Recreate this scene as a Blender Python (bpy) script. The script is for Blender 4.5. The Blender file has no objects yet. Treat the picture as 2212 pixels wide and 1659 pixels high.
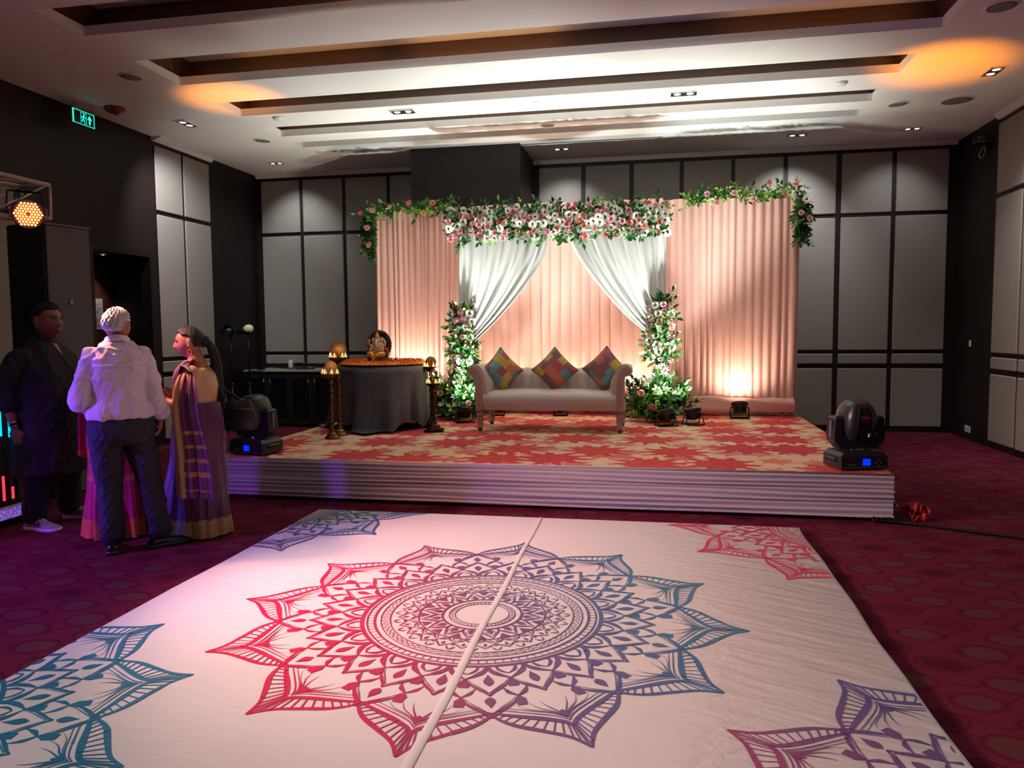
import bpy, bmesh, math, random
from mathutils import Vector, Matrix
PI = math.pi
SC = bpy.context.scene
COL = SC.collection
random.seed(7)
H = 1.5            # camera height
HC = 4.04          # ceiling
YB = 11.55         # back wall
XL, XR = -6.45, 4.08
SZ = 0.37          # stage height

# ---------------------------------------------------------------- camera
YAW, PITCH, ROLL, FPX = -0.18866, -0.07192, -0.008383, 1631.1
def cam_axes():
    cy, sy, cp, sp = math.cos(YAW), math.sin(YAW), math.cos(PITCH), math.sin(PITCH)
    fwd = Vector((sy*cp, cy*cp, sp)); right = Vector((cy, -sy, 0)); up = right.cross(fwd)
    r = right*math.cos(ROLL)+up*math.sin(ROLL); u = up*math.cos(ROLL)-right*math.sin(ROLL)
    return r, u, fwd
_r, _u, _f = cam_axes()
cam = bpy.data.cameras.new('camera'); cam.sensor_width = 36; cam.lens = FPX/2212*36; cam.clip_end = 100
cam.clip_start = .02
camo = bpy.data.objects.new('camera', cam); COL.objects.link(camo)
camo.matrix_world = Matrix(((_r.x, _u.x, -_f.x, 0), (_r.y, _u.y, -_f.y, 0), (_r.z, _u.z, -_f.z, H), (0, 0, 0, 1)))
SC.camera = camo
SC.view_settings.view_transform = 'Standard'; SC.view_settings.look = 'None'
SC.view_settings.gamma = 1; SC.view_settings.use_curve_mapping = False
SC.view_settings.exposure = 0.0
SC.cycles.max_bounces = 8; SC.cycles.diffuse_bounces = 4; SC.cycles.glossy_bounces = 3
SC.cycles.transmission_bounces = 5; SC.cycles.transparent_max_bounces = 8
SC.cycles.sample_clamp_indirect = 6; SC.cycles.caustics_reflective = False; SC.cycles.caustics_refractive = False

# ---------------------------------------------------------------- world and unseen lamps
W = bpy.data.worlds.new('world'); SC.world = W; W.use_nodes = True
W.node_tree.nodes['Background'].inputs[0].default_value = (.05, .045, .05, 1)
W.node_tree.nodes['Background'].inputs[1].default_value = .3

def aim(o, tgt):
    d = Vector(tgt)-o.location
    o.rotation_euler = d.to_track_quat('-Z', 'Y').to_euler()
def lamp(kind, name, loc, tgt, power, color, size=.1, spot=60, blend=.5, sy=None):
    l = bpy.data.lights.new(name, kind); l.energy = power; l.color = color
    if kind == 'AREA':
        l.size = size
        if sy: l.shape = 'RECTANGLE'; l.size_y = sy
    else: l.shadow_soft_size = size
    if kind == 'SPOT': l.spot_size = math.radians(spot); l.spot_blend = blend
    o = bpy.data.objects.new(name, l); COL.objects.link(o); o.location = loc
    if tgt: aim(o, tgt)
    return o
COOL = (.88, 1, .93); WARM = (1, .81, .62); DAY = (.93, .97, 1)
# added fill lamps at ceiling height, unseen rows in front of and behind the camera
for x in (-4.6, -1.3, 2.0):
    for y in (-4.2, -1.4, 1.4, 3.9):
        lamp('SPOT', 'ceiling_fill_lamp', (x, y, HC-.03), (x, y, 0), 20, (1, .94, .92), .12, 140, 1)
# unseen stage key spots in front of the stage, then washes out of frame
for x in (-2.6, .5): lamp('SPOT', 'stage_key_lamp', (x, 2.6, 3.9), (x*.6-.4, 9.5, 2.3), 150, (1, .97, .93), .15, 52, 1)
lamp('SPOT', 'wash_lamp', (-4.45, 1.2, 2.6), (-.6, 3.6, 0), 285, (1, .84, .82), .10, 62, 1)
lamp('SPOT', 'wash_lamp', (-4.45, 3.5, 2.12), (1.9, 4.2, 0), 780, (1, .66, .62), .06, 72, .8)
lamp('SPOT', 'wash_lamp', (3.4, 1.0, 2.7), (-1.4, 3.4, 0), 90, (1, .9, .88), .12, 60, 1)
lamp('SPOT', 'wash_lamp', (-5.6, 3.3, .55), (-3.7, 4.9, .95), 240, (.10, .07, 1), .12, 62, 1)
lamp('SPOT', 'wash_lamp', (-5.6, 2.3, 1.9), (-3.9, 3.9, .0), 520, (.36, .07, 1), .12, 70, 1)
# ---------------------------------------------------------------- helpers
def s2l(v):
    v /= 255
    return v/12.92 if v <= .04045 else ((v+.055)/1.055)**2.4
def C(r, g, b): return (s2l(r), s2l(g), s2l(b), 1)

class NT:
    """small node-tree writer"""
    def __init__(s, name):
        s.m = bpy.data.materials.new(name); s.m.use_nodes = True
        s.t = s.m.node_tree; s.b = s.t.nodes['Principled BSDF']
    def put(s, sock, v):
        if v is None: return
        if hasattr(v, 'is_output') or isinstance(v, bpy.types.NodeSocket): s.t.links.new(v, sock)
        else: sock.default_value = v
    def node(s, typ, ins=(), **attr):
        n = s.t.nodes.new(typ)
        for k, v in attr.items(): setattr(n, k, v)
        for k, v in (ins.items() if isinstance(ins, dict) else enumerate(ins)): s.put(n.inputs[k], v)
        return n
    def ma(s, op, a, b=None, c=None, clamp=False):
        return s.node('ShaderNodeMath', (a, b, c), operation=op, use_clamp=clamp).outputs[0]
    def vm(s, op, a, b=None):
        n = s.node('ShaderNodeVectorMath', (a, b), operation=op)
        return n.outputs['Value'] if op in ('LENGTH', 'DOT_PRODUCT', 'DISTANCE') else n.outputs[0]
    def mix(s, f, a, b):
        n = s.node('ShaderNodeMix', data_type='RGBA'); s.put(n.inputs[0], f); s.put(n.inputs[6], a); s.put(n.inputs[7], b)
        return n.outputs[2]
    def ramp(s, f, stops, interp='LINEAR'):
        n = s.node('ShaderNodeValToRGB', (f,)); r = n.color_ramp; r.interpolation = interp
        while len(r.elements) < len(stops): r.elements.new(.5)
        for e, (p, c) in zip(r.elements, stops): e.position = p; e.color = c if len(c) == 4 else (*c, 1)
        return n.outputs[0]
    def noise(s, vec, scale, detail=2, rough=.5, out=0, dist=0):
        n = s.node('ShaderNodeTexNoise', {'Scale': scale, 'Detail': detail, 'Roughness': rough, 'Distortion': dist}); s.put(n.inputs['Vector'], vec)
        return n.outputs[out]
    def co(s, k='Object'): return s.node('ShaderNodeTexCoord').outputs[k]
    def sep(s, v): return s.node('ShaderNodeSeparateXYZ', (v,)).outputs
    def comb(s, x=0, y=0, z=0): return s.node('ShaderNodeCombineXYZ', (x, y, z)).outputs[0]
    def scale(s, v, k): return s.vm('MULTIPLY', v, k)
    def bump(s, h, strength=.3, dist=.01):
        n = s.node('ShaderNodeBump', {'Strength': strength, 'Distance': dist}); s.put(n.inputs['Height'], h)
        s.t.links.new(n.outputs[0], s.b.inputs['Normal'])
    def set(s, **k):
        for a, v in k.items(): s.put(s.b.inputs[a.replace('_', ' ')], v)
        return s.m

MATS = {}
def mat(name, col, rough=.6, metal=0, emit=None, es=0, var=0, vs=8, bump=0, bs=60, bd=.004, spec=.5, trans=0, ior=1.45, alpha=1, sheen=0, sub=0):
    if name in MATS: return MATS[name]
    n = NT(name); base = col
    if var or bump: o = n.co()
    if var:
        f = n.noise(o, vs, 4, .6)
        base = n.mix(f, tuple(c*(1-var) for c in col[:3])+(1,), tuple(min(1, c*(1+var)) for c in col[:3])+(1,))
    if bump: n.bump(n.noise(o, bs, 3, .6), bump, bd)
    n.set(Base_Color=base, Roughness=rough, Metallic=metal)
    n.b.inputs['Specular IOR Level'].default_value = spec
    if trans: n.b.inputs['Transmission Weight'].default_value = trans; n.b.inputs['IOR'].default_value = ior
    if alpha < 1: n.b.inputs['Alpha'].default_value = alpha
    if sheen: n.b.inputs['Sheen Weight'].default_value = sheen
    if sub: n.b.inputs['Subsurface Weight'].default_value = sub; n.b.inputs['Subsurface Radius'].default_value = (.02, .008, .005)
    if emit: n.b.inputs['Emission Color'].default_value = emit; n.b.inputs['Emission Strength'].default_value = es
    MATS[name] = n.m
    return n.m

def V(*a): return Vector(a)
class MB:
    def __init__(s): s.v = []; s.f = []; s.mi = []; s.sm = []; s.M = Matrix()
    def add(s, vs, fs, mi=0, smooth=True):
        k = len(s.v); s.v += [s.M @ Vector(p) for p in vs]
        for f in fs: s.f.append([i+k for i in f]); s.mi.append(mi); s.sm.append(smooth)
    def box(s, c, d, rz=0, mi=0, bev=0, R=None):
        x, y, z = d[0]/2, d[1]/2, d[2]/2; R = R or Matrix.Rotation(rz, 3, 'Z'); c = Vector(c)
        if not bev:
            vs = [(i, j, k) for k in (-z, z) for j in (-y, y) for i in (-x, x)]
            fs = [(0, 2, 3, 1), (4, 5, 7, 6), (0, 1, 5, 4), (2, 6, 7, 3), (0, 4, 6, 2), (1, 3, 7, 5)]
        else:
            b = min(bev, x*.95, y*.95, z*.95); vs = []; fs = []
            for zz, ins in ((-z, b), (-z+b, 0), (z-b, 0), (z, b)):
                xx, yy = x-ins, y-ins; q = b if not ins else b*.5
                vs += [(-xx+q, -yy, zz), (xx-q, -yy, zz), (xx, -yy+q, zz), (xx, yy-q, zz), (xx-q, yy, zz), (-xx+q, yy, zz), (-xx, yy-q, zz), (-xx, -yy+q, zz)]
            for r in range(3):
                for i in range(8): j = (i+1) % 8; fs.append((r*8+i, r*8+j, r*8+8+j, r*8+8+i))
            fs += [tuple(range(7, -1, -1)), tuple(range(24, 32))]
        s.add([c+R @ Vector(p) for p in vs], fs, mi, False)
    def hull(s, lo, hi, mi=0, smooth=False):
        """prism between two equal-length outlines"""
        n = len(lo)
        s.add(list(lo)+list(hi), [(i, (i+1) % n, n+(i+1) % n, n+i) for i in range(n)]+[tuple(range(n-1, -1, -1)), tuple(range(n, 2*n))], mi, smooth)
    def rings(s, rs, mi=0, smooth=True, cap=True, closed=True):
        n = len(rs[0]); vs = [p for r in rs for p in r]; fs = []
        for k in range(len(rs)-1):
            for i in range(n if closed else n-1):
                j = (i+1) % n; fs.append((k*n+i, k*n+j, k*n+n+j, k*n+n+i))
        if cap and closed: fs += [tuple(range(n-1, -1, -1)), tuple(range((len(rs)-1)*n, len(rs)*n))]
        s.add(vs, fs, mi, smooth)
    def lathe(s, prof, c=(0, 0, 0), n=20, mi=0, smooth=True, cap=True):
        c = Vector(c)
        s.rings([[c+V(r*math.cos(2*PI*i/n), r*math.sin(2*PI*i/n), z) for i in range(n)] for r, z in prof], mi, smooth, cap)
    def tube(s, pts, rad, n=10, mi=0, flat=1, up=None, cap=True, roundcap=False, smooth=True):
        """sweep along pts; rad number or list of r or (rx, ry); up: side reference"""
        pts = [Vector(p) for p in pts]; m = len(pts)
        if not hasattr(rad, '__len__'): rad = [rad]*m
        if roundcap:
            r0, r1 = rad[0], rad[-1]; g = lambda r, k: tuple(x*k for x in r) if hasattr(r, '__len__') else r*k
            a = lambda r: (max(r) if hasattr(r, '__len__') else r)
            d0 = (pts[0]-pts[1]).normalized(); d1 = (pts[-1]-pts[-2]).normalized()
            pts = [pts[0]+d0*a(r0)*.75, pts[0]+d0*a(r0)*.45]+pts+[pts[-1]+d1*a(r1)*.45, pts[-1]+d1*a(r1)*.75]
            rad = [g(r0, .3), g(r0, .8)]+list(rad)+[g(r1, .8), g(r1, .3)]; m += 4
        rs = []; side = None
        for i in range(m):
            t = (pts[min(i+1, m-1)]-pts[max(i-1, 0)]).normalized()
            if side is None:
                ref = Vector(up) if up else (V(0, 0, 1) if abs(t.z) < .9 else V(0, 1, 0))
                side = (ref-t*ref.dot(t)).normalized()
            else: side = (side-t*side.dot(t)).normalized()
            o = t.cross(side); r = rad[i]; rx, ry = (r if hasattr(r, '__len__') else (r, r*flat))
            rs.append([pts[i]+side*(rx*math.cos(2*PI*k/n))+o*(ry*math.sin(2*PI*k/n)) for k in range(n)])
        s.rings(rs, mi, smooth, cap)
    def ell(s, c, r, n=12, m=8, mi=0, R=None, smooth=True):
        c = Vector(c); r = r if hasattr(r, '__len__') else (r, r, r); R = R or Matrix.Identity(3)
        vs = [c+R @ V(0, 0, -r[2])]; fs = []
        for j in range(1, m):
            a = PI*j/m-PI/2
            vs += [c+R @ V(r[0]*math.cos(a)*math.cos(2*PI*i/n), r[1]*math.cos(a)*math.sin(2*PI*i/n), r[2]*math.sin(a)) for i in range(n)]
        vs.append(c+R @ V(0, 0, r[2])); L = len(vs)-1
        for i in range(n): fs.append((0, 1+(i+1) % n, 1+i)); fs.append((L, L-n+i, L-n+(i+1) % n))
        for j in range(m-2):
            for i in range(n): a = 1+j*n; k = (i+1) % n; fs.append((a+i, a+k, a+n+k, a+n+i))
        s.add(vs, fs, mi, smooth)
    def grid(s, fn, nu, nv, mi=0, smooth=True, wrap=False):
        """fn(u, v) for u, v in 0..1"""
        cols = nu if wrap else nu+1
        vs = [fn(i/nu, j/nv) for j in range(nv+1) for i in range(cols)]
        fs = []
        for j in range(nv):
            for i in range(nu): k = (i+1) % cols if wrap else i+1; fs.append((j*cols+i, j*cols+k, j*cols+cols+k, j*cols+cols+i))
        s.add(vs, fs, mi, smooth)
    def mesh(s, name):
        me = bpy.data.meshes.new(name); me.from_pydata([tuple(v) for v in s.v], [], s.f)
        me.polygons.foreach_set('material_index', s.mi); me.polygons.foreach_set('use_smooth', s.sm)
        return me
    def build(s, name, mats, parent=None, world=False, fix=False, sharp=None):
        if world and parent:
            o = parent; off = Vector()
            while o: off += o.location; o = o.parent
            s.v = [v-off for v in s.v]
        me = s.mesh(name)
        if fix:
            bm = bmesh.new(); bm.from_mesh(me); bmesh.ops.recalc_face_normals(bm, faces=bm.faces); bm.to_mesh(me); bm.free()
        if sharp:
            try: me.set_sharp_from_angle(angle=math.radians(sharp))
            except Exception: pass
        for m in (mats if isinstance(mats, (list, tuple)) else [mats]): me.materials.append(m)
        o = bpy.data.objects.new(name, me); COL.objects.link(o)
        if parent: o.parent = parent
        return o
def tag(o, label=None, cat=None, group=None, kind=None):
    for k, v in (('label', label), ('category', cat), ('group', group), ('kind', kind)):
        if v: o[k] = v
    return o
def thing(name, label, cat, loc=(0, 0, 0), rz=0, group=None):
    o = bpy.data.objects.new(name, None); COL.objects.link(o); o.location = loc; o.rotation_euler = (0, 0, rz); o.empty_display_size = .1
    return tag(o, label, cat, group)
def child(name, me, parent, loc=(0, 0, 0), rot=None, sc=1):
    o = bpy.data.objects.new(name, me); COL.objects.link(o); o.parent = parent; o.location = loc
    if rot is not None: o.rotation_mode = 'QUATERNION' if len(rot) == 4 else 'XYZ'; setattr(o, 'rotation_quaternion' if len(rot) == 4 else 'rotation_euler', rot)
    o.scale = (sc,)*3 if not hasattr(sc, '__len__') else sc
    return o
def copy_tree(o, parent=None):
    c = o.copy(); COL.objects.link(c); c.parent = parent
    for ch in list(o.children): copy_tree(ch, c)
    return c
def one(mb, mats, name, label, cat, group=None, **k):
    return tag(mb.build(name, mats, **k), label, cat, group)
def cr(pts, n):
    """catmull-rom through pts (tuples), n samples per span"""
    P = [Vector(p) for p in pts]; P = [P[0]*2-P[1]]+P+[P[-1]*2-P[-2]]; out = []
    for i in range(1, len(P)-2):
        a, b, c, d = P[i-1:i+3]
        for k in range(n):
            t = k/n; out.append(.5*((2*b)+(c-a)*t+(2*a-5*b+4*c-d)*t*t+(3*b-a-3*c+d)*t**3))
    return out+[P[-2]]
def sstep(a, b, x):
    t = max(0, min(1, (x-a)/(b-a))); return t*t*(3-2*t)
# ---------------------------------------------------------------- materials of the room
def m_wood():
    n = NT('dark_veneer'); o = n.co(); f = n.noise(n.scale(o, (3, 3, 70)), 1.0, 5, .6)
    n.bump(f, .15, .002)
    return n.set(Base_Color=n.mix(f, C(22, 14, 14), C(38, 26, 24)), Roughness=.5, Specular_IOR_Level=.3)
WOOD = m_wood()
def m_cofferwood():
    n = NT('brown_veneer'); o = n.co(); f = n.noise(n.scale(o, (2, 2, 60)), 1.2, 5, .65)
    return n.set(Base_Color=n.mix(f, C(62, 40, 28), C(118, 82, 55)), Roughness=.35)
CWOOD = m_cofferwood()
def m_panel():
    n = NT('woven_wall_fabric'); o = n.co(); f = n.noise(n.scale(o, (10, 10, 90)), 2.5, 4, .7); g = n.noise(o, 260, 2, .5)
    n.bump(n.ma('ADD', f, n.ma('MULTIPLY', g, .6)), .35, .004)
    return n.set(Base_Color=n.mix(f, C(126, 119, 113), C(158, 150, 142)), Roughness=.85)
PANEL = m_panel()
PLASTER = mat('white_plaster', C(234, 229, 225), .85, var=.05, vs=1.5, bump=.08, bs=30)
BLACKP = mat('black_plastic', C(20, 20, 21), .45, bump=.1, bs=300, bd=.001)
BLACKM = mat('black_satin_metal', C(16, 16, 17), .35, .6)
CHROME = mat('chrome', C(210, 210, 212), .15, 1)
GREYM = mat('grey_grille', C(120, 112, 106), .7, bump=.4, bs=700, bd=.002)
WHITEP = mat('white_plastic', C(225, 222, 216), .4)

def m_carpet():
    n = NT('burgundy_oval_carpet'); o = n.co(); x, y, _ = n.sep(o)
    w = n.noise(o, 3.1, 1, .5, out=1); wx, wy, _ = n.sep(w)
    x = n.ma('ADD', x, n.ma('MULTIPLY', n.ma('SUBTRACT', wx, .5), .10)); y = n.ma('ADD', y, n.ma('MULTIPLY', n.ma('SUBTRACT', wy, .5), .08))
    def lattice(ox, oy):
        u = n.ma('ADD', n.ma('DIVIDE', x, .40), ox); v = n.ma('ADD', n.ma('DIVIDE', y, .34), oy)
        fu = n.ma('MULTIPLY', n.ma('SUBTRACT', n.ma('FRACT', u), .5), .40); fv = n.ma('MULTIPLY', n.ma('SUBTRACT', n.ma('FRACT', v), .5), .34)
        d = n.ma('SQRT', n.ma('ADD', n.ma('POWER', n.ma('DIVIDE', fu, .088), 2), n.ma('POWER', n.ma('DIVIDE', fv, .064), 2)))
        r = n.node('ShaderNodeTexWhiteNoise', (n.comb(n.ma('FLOOR', u), n.ma('FLOOR', v), ox),), noise_dimensions='3D').outputs['Value']
        return d, r
    d1, r1 = lattice(.33, .06); d2, r2 = lattice(.83, .56)
    first = n.ma('LESS_THAN', d1, d2)
    d = n.ma('MINIMUM', d1, d2)
    r = n.ma('ADD', n.ma('MULTIPLY', r1, first), n.ma('MULTIPLY', r2, n.ma('SUBTRACT', 1, first)))
    ground = n.mix(n.noise(o, 2.3, 2), C(102, 28, 50), C(116, 36, 58))
    fib = n.noise(o, 420, 2, .7)
    oval = n.ramp(r, [(0, C(100, 54, 58)), (.58, C(108, 60, 62)), (.60, C(84, 18, 40)), (.8, C(94, 24, 46))], 'CONSTANT')
    inside = n.ma('SUBTRACT', 1, n.ma('SMOOTH_MIN', n.ma('MULTIPLY', n.ma('SUBTRACT', d, .92), 9, clamp=True), 1, 0), clamp=True)
    col = n.mix(inside, ground, oval)
    ring = n.ma('SUBTRACT', 1, n.ma('MULTIPLY', n.ma('ABSOLUTE', n.ma('SUBTRACT', d, 1.22)), 4.5), clamp=True)
    col = n.mix(n.ma('MULTIPLY', ring, .7), col, C(76, 12, 36))
    wave = n.ma('ABSOLUTE', n.ma('SINE', n.ma('ADD', n.ma('MULTIPLY', y, 18.48), n.ma('MULTIPLY', n.ma('SINE', n.ma('MULTIPLY', x, 15.7)), 1.1))))
    wl = n.ma('MULTIPLY', n.ma('SUBTRACT', 1, n.ma('MULTIPLY', wave, 4.5), clamp=True), n.ma('SUBTRACT', 1, inside))
    col = n.mix(n.ma('MULTIPLY', wl, .75), col, C(76, 12, 34))
    col = n.mix(n.ma('MULTIPLY', fib, .5), col, n.mix(.55, col, C(30, 8, 14)))
    n.bump(fib, .5, .006)
    return n.set(Base_Color=col, Roughness=1.0, Specular_IOR_Level=.1)
CARPET = m_carpet()

# ---------------------------------------------------------------- floor, walls, ceiling
mb = MB(); mb.box((-1.4, 2.9, -.05), (13.4, 18.4, .1)); tag(mb.build('floor', CARPET), kind='structure')
def panel_mesh(w, h, d=.03):
    m = MB(); m.box((0, 0, 0), (w, d, h), bev=.012); return m.mesh('panel')
_pc = {}
def panel(parent, c, w, h, rz):
    k = (round(w, 3), round(h, 3))
    if k not in _pc: _pc[k] = panel_mesh(w, h); _pc[k].materials.append(PANEL)
    child('panel', _pc[k], parent, c, (0, 0, rz))
ZR = [(.075, .905), (.968, 1.115), (1.165, 3.045), (3.095, 3.935)]
mb = MB(); mb.box((-1.2, YB+.06, HC/2), (10.7, .12, HC)); wb = tag(mb.build('wall_back', WOOD), kind='structure')
XP = [-1.765, -1.115, -1.052, -.4, -.338, .329, .385, 1.06, 1.108, 1.78, 1.84, 2.497, 2.565, 3.228, 3.285, 3.958]
XQ = [-6.349, -5.671, -5.619, -4.936, -4.885, -4.19, -4.14, -3.45]
for xs in (XP, XQ):
    for a, b in zip(xs[::2], xs[1::2]):
        for z0, z1 in ZR: panel(wb, ((a+b)/2, YB-.012, (z0+z1)/2), b-a, z1-z0, 0)
mb = MB(); mb.box((-2.62, (10.36+YB)/2, HC/2), (1.56, YB-10.36, HC)); tag(mb.build('wall_pier', WOOD), kind='structure')
# left wall with the doorway
DY0, DY1, DZ = 7.80, 8.80, 2.47
mb = MB(); t = .12
mb.box((XL-t/2, (DY0-6)/2, HC/2), (t, DY0+6, HC)); mb.box((XL-t/2, (DY1+YB)/2, HC/2), (t, YB-DY1, HC)); mb.box((XL-t/2, (DY0+DY1)/2, (HC+DZ)/2), (t, DY1-DY0, HC-DZ))
wl = tag(mb.build('wall_left', WOOD), kind='structure')
for a, b in ((8.985, 9.545), (9.59, 10.20)):
    for z0, z1 in ZR: panel(wl, (XL+.012, (a+b)/2, (z0+z1)/2), b-a, z1-z0, PI/2)
for a, b in ((6.05, 6.72), (5.33, 6.0)):
    for z0, z1 in ZR[:3]: panel(wl, (XL+.012, (a+b)/2, (z0+z1)/2), b-a, z1-z0, PI/2)
AX = XL-1.05
mb = MB(); REDW = mat('red_brown_veneer', C(92, 52, 40), .4, var=.25, vs=6)
mb.box((AX-.03, 8.42, 1.3), (.06, 2.2, 2.6)); tag(mb.build('wall_doorway', REDW), kind='structure')
mb = MB(); mb.box(((AX+XL)/2-.06, 9.44, 1.3), (.92, .06, 2.6)); mb.box(((AX+XL)/2-.06, 7.3, 1.3), (.92, .06, 2.6)); mb.box(((AX+XL)/2-.06, 8.37, 2.56), (.92, 2.1, .06))
tag(mb.build('wall_doorway_sides', WOOD), kind='structure')
mb = MB()
for (c, d) in (((XL+.008, DY0-.03, DZ/2), (.02, .06, DZ)), ((XL+.008, DY1+.03, DZ/2), (.02, .06, DZ)), ((XL+.008, (DY0+DY1)/2, DZ+.03), (.02, DY1-DY0+.12, .06))): mb.box(c, d)
tag(mb.build('trim_1', mat('dark_frame', C(24, 17, 17), .4)), kind='structure')
mb = MB(); mb.box((XR+.06, 2.8, HC/2), (.12, 17.6, HC)); wr = tag(mb.build('wall_right', WOOD), kind='structure')
y = 10.26
for k in range(6):
    for z0, z1 in ZR: panel(wr, (XR-.012, y-.335, (z0+z1)/2), .67, z1-z0, PI/2)
    y -= .72
mb = MB(); mb.box((-1.2, -6.06, HC/2), (10.7, .12, HC)); tag(mb.build('wall_front', WOOD), kind='structure')
for nm, c, d in (('baseboard_back', (-1.2, YB-.008, .035), (10.5, .03, .07)), ('baseboard_right', (XR-.008, 2.8, .035), (.03, 17.3, .07)), ('baseboard_left', (XL+.008, .9, .035), (.03, 13.7, .07))):
    mb = MB(); mb.box(c, d); tag(mb.build(nm, mat('dark_frame', C(24, 17, 17), .4)), kind='structure')
# ceiling with coffers
COVE = [mat('cove_led_dim', C(255, 190, 110), .5, emit=(1, .50, .18, 1), es=3), mat('cove_led_warm', C(255, 190, 110), .5, emit=(1, .55, .22, 1), es=6)]
COF = [(5.336, 5.868), (6.49, 7.206), (7.841, 8.366), (8.898, 9.33), (9.66, 9.938), (3.8, 4.5), (1.9, 2.6), (0, .7)]
CX0, CX1 = -4.825, 2.38
mb = MB(); T = .083
def slab(x0, x1, y0, y1): mb.box(((x0+x1)/2, (y0+y1)/2, HC+T/2), (x1-x0, y1-y0, T))
slab(-7.6, CX0, -6.1, 11.7); slab(CX1, 4.2, -6.1, 11.7)
ys = [-6.1]+[v for c in sorted(COF) for v in c]+[11.7]
for a, b in zip(ys[::2], ys[1::2]): slab(CX0, CX1, a, b)
ceil = tag(mb.build('ceiling', PLASTER), kind='structure')
for i, (a, b) in enumerate(COF):
    s = .2; top = HC+.30
    if i in (3, 4): s = .1; top = HC+.22
    z0 = HC+T+.001; zc = (z0+top)/2; h = top-z0; m = MB(); xm = (CX0+CX1)/2; L = CX1-CX0
    m.box((xm, b+s+.01, zc), (L+.1, .02, h)); m.box((xm, a-s-.01, zc), (L+.1, .02, h))
    m.box((CX0-.03, (a+b)/2, zc), (.02, b-a+2*s, h)); m.box((CX1+.03, (a+b)/2, zc), (.02, b-a+2*s, h))
    c = m.build('coffer_lining', CWOOD, ceil)
    m = MB(); m.box((xm, (a+b)/2, top+.011), (L+.12, b-a+2*s+.04, .02)); m.build('coffer_top', PLASTER, ceil)
    for x0, x1, k in {0: ((-2.6, .2, 1),), 1: ((-4.2, -2.7, 0), (-2.4, -.9, 1), (.6, 2.2, 0))}.get(i, ()):
        m = MB(); m.box(((x0+x1)/2, b+.07, HC+T+.008), (x1-x0, .02, .014)); m.build('cove_led_strip', COVE[k], ceil)
# plaster cornices above the panels
for nm, pts in (('trim_2', ((-6.42, -3.41), None)), ('trim_3', ((-1.84, 4.05), None))):
    (x0, x1), _ = pts; m = MB()
    m.hull([(x0, YB, 3.985), (x0, YB-.035, 3.985), (x0, YB-.09, HC), (x0, YB, HC)], [(x1, YB, 3.985), (x1, YB-.035, 3.985), (x1, YB-.09, HC), (x1, YB, HC)])
    tag(m.build(nm, PLASTER, fix=True), kind='structure')
m = MB(); m.hull([(XL, 8.95, 3.985), (XL+.03, 8.95, 3.985), (XL+.17, 8.95, HC), (XL, 8.95, HC)], [(XL, 10.28, 3.985), (XL+.03, 10.28, 3.985), (XL+.06, 10.28, HC), (XL, 10.28, HC)])
tag(m.build('trim_4', PLASTER, fix=True), kind='structure')
m = MB(); m.hull([(XR, 6, 3.985), (XR-.03, 6, 3.985), (XR-.17, 6, HC), (XR, 6, HC)], [(XR, 10.28, 3.985), (XR-.03, 10.28, 3.985), (XR-.09, 10.28, HC), (XR, 10.28, HC)])
tag(m.build('trim_5', PLASTER, fix=True), kind='structure')
m = MB(); m.box((-.9, 10.42, HC-.003), (2.0, .10, .012)); m.box((-.9, 10.42, HC-.007), (1.96, .06, .006), mi=1)
one(m, [PLASTER, mat('slot_grey', C(110, 98, 92), .6)], 'slot_diffuser', 'long narrow air slot in the ceiling just in front of the dark pier', 'air vent')

# ---------------------------------------------------------------- ceiling fittings
LENS = mat('downlight_lens', C(255, 255, 255), .3, emit=(.95, .98, 1, 1), es=9)
LENSOFF = mat('downlight_dim', C(200, 200, 200), .3, emit=(.95, .98, 1, 1), es=2.2)
def make_downlight():
    t = thing('twin_downlight', '', 'downlight')
    m = MB()
    for c, d in (((0, .075, -.006), (.30, .012, .012)), ((0, -.075, -.006), (.30, .012, .012)), ((.144, 0, -.006), (.012, .14, .012)), ((-.144, 0, -.006), (.012, .14, .012))): m.box(c, d)
    m.build('frame', WHITEP, t)
    m = MB(); m.box((0, 0, -.002), (.276, .14, .004)); m.build('housing', BLACKP, t)
    for x in (-.068, .068):
        m = MB(); m.lathe([(.052, -.004), (.054, -.012), (.044, -.014), (.04, -.008)], (x, 0, 0), 20); r = m.build('lamp_ring', CHROME, t)
        m = MB(); m.lathe([(.042, -.005), (.03, -.011), (.001, -.013)], (x, 0, 0), 18); m.build('lens', LENS, t)
    return t
DL = [(-5.634, 8.493, PI/2, 'twin square ceiling downlight above the panelled strip of wall beside the exit sign', 260, 1), (-5.647, 10.748, 0, 'small twin ceiling downlight in the back corner over the light stands', 80, .8),
      (-2.902, 8.578, 0, 'twin square ceiling downlight over the table with the idol', 0, 1), (.281, 8.588, 0, 'twin square ceiling downlight in front of the flower header', 0, 1), (-1.323, 10.803, 0, 'twin ceiling downlight just beside the dark pier', 90, .9),
      (1.82, 10.73, 0, 'twin ceiling downlight above the curtain corner garland', 150, .9), (3.30, 8.521, PI/2, 'twin square ceiling downlight beside the amber glow', 200, 1), (3.225, 10.715, 0, 'small twin ceiling downlight nearest the far corner by the wall camera', 40, .8)]
d0 = make_downlight()
WALLT = {0: (XL, 9.5, 2.5), 6: (XR, 8.9, 2.3)}
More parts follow.
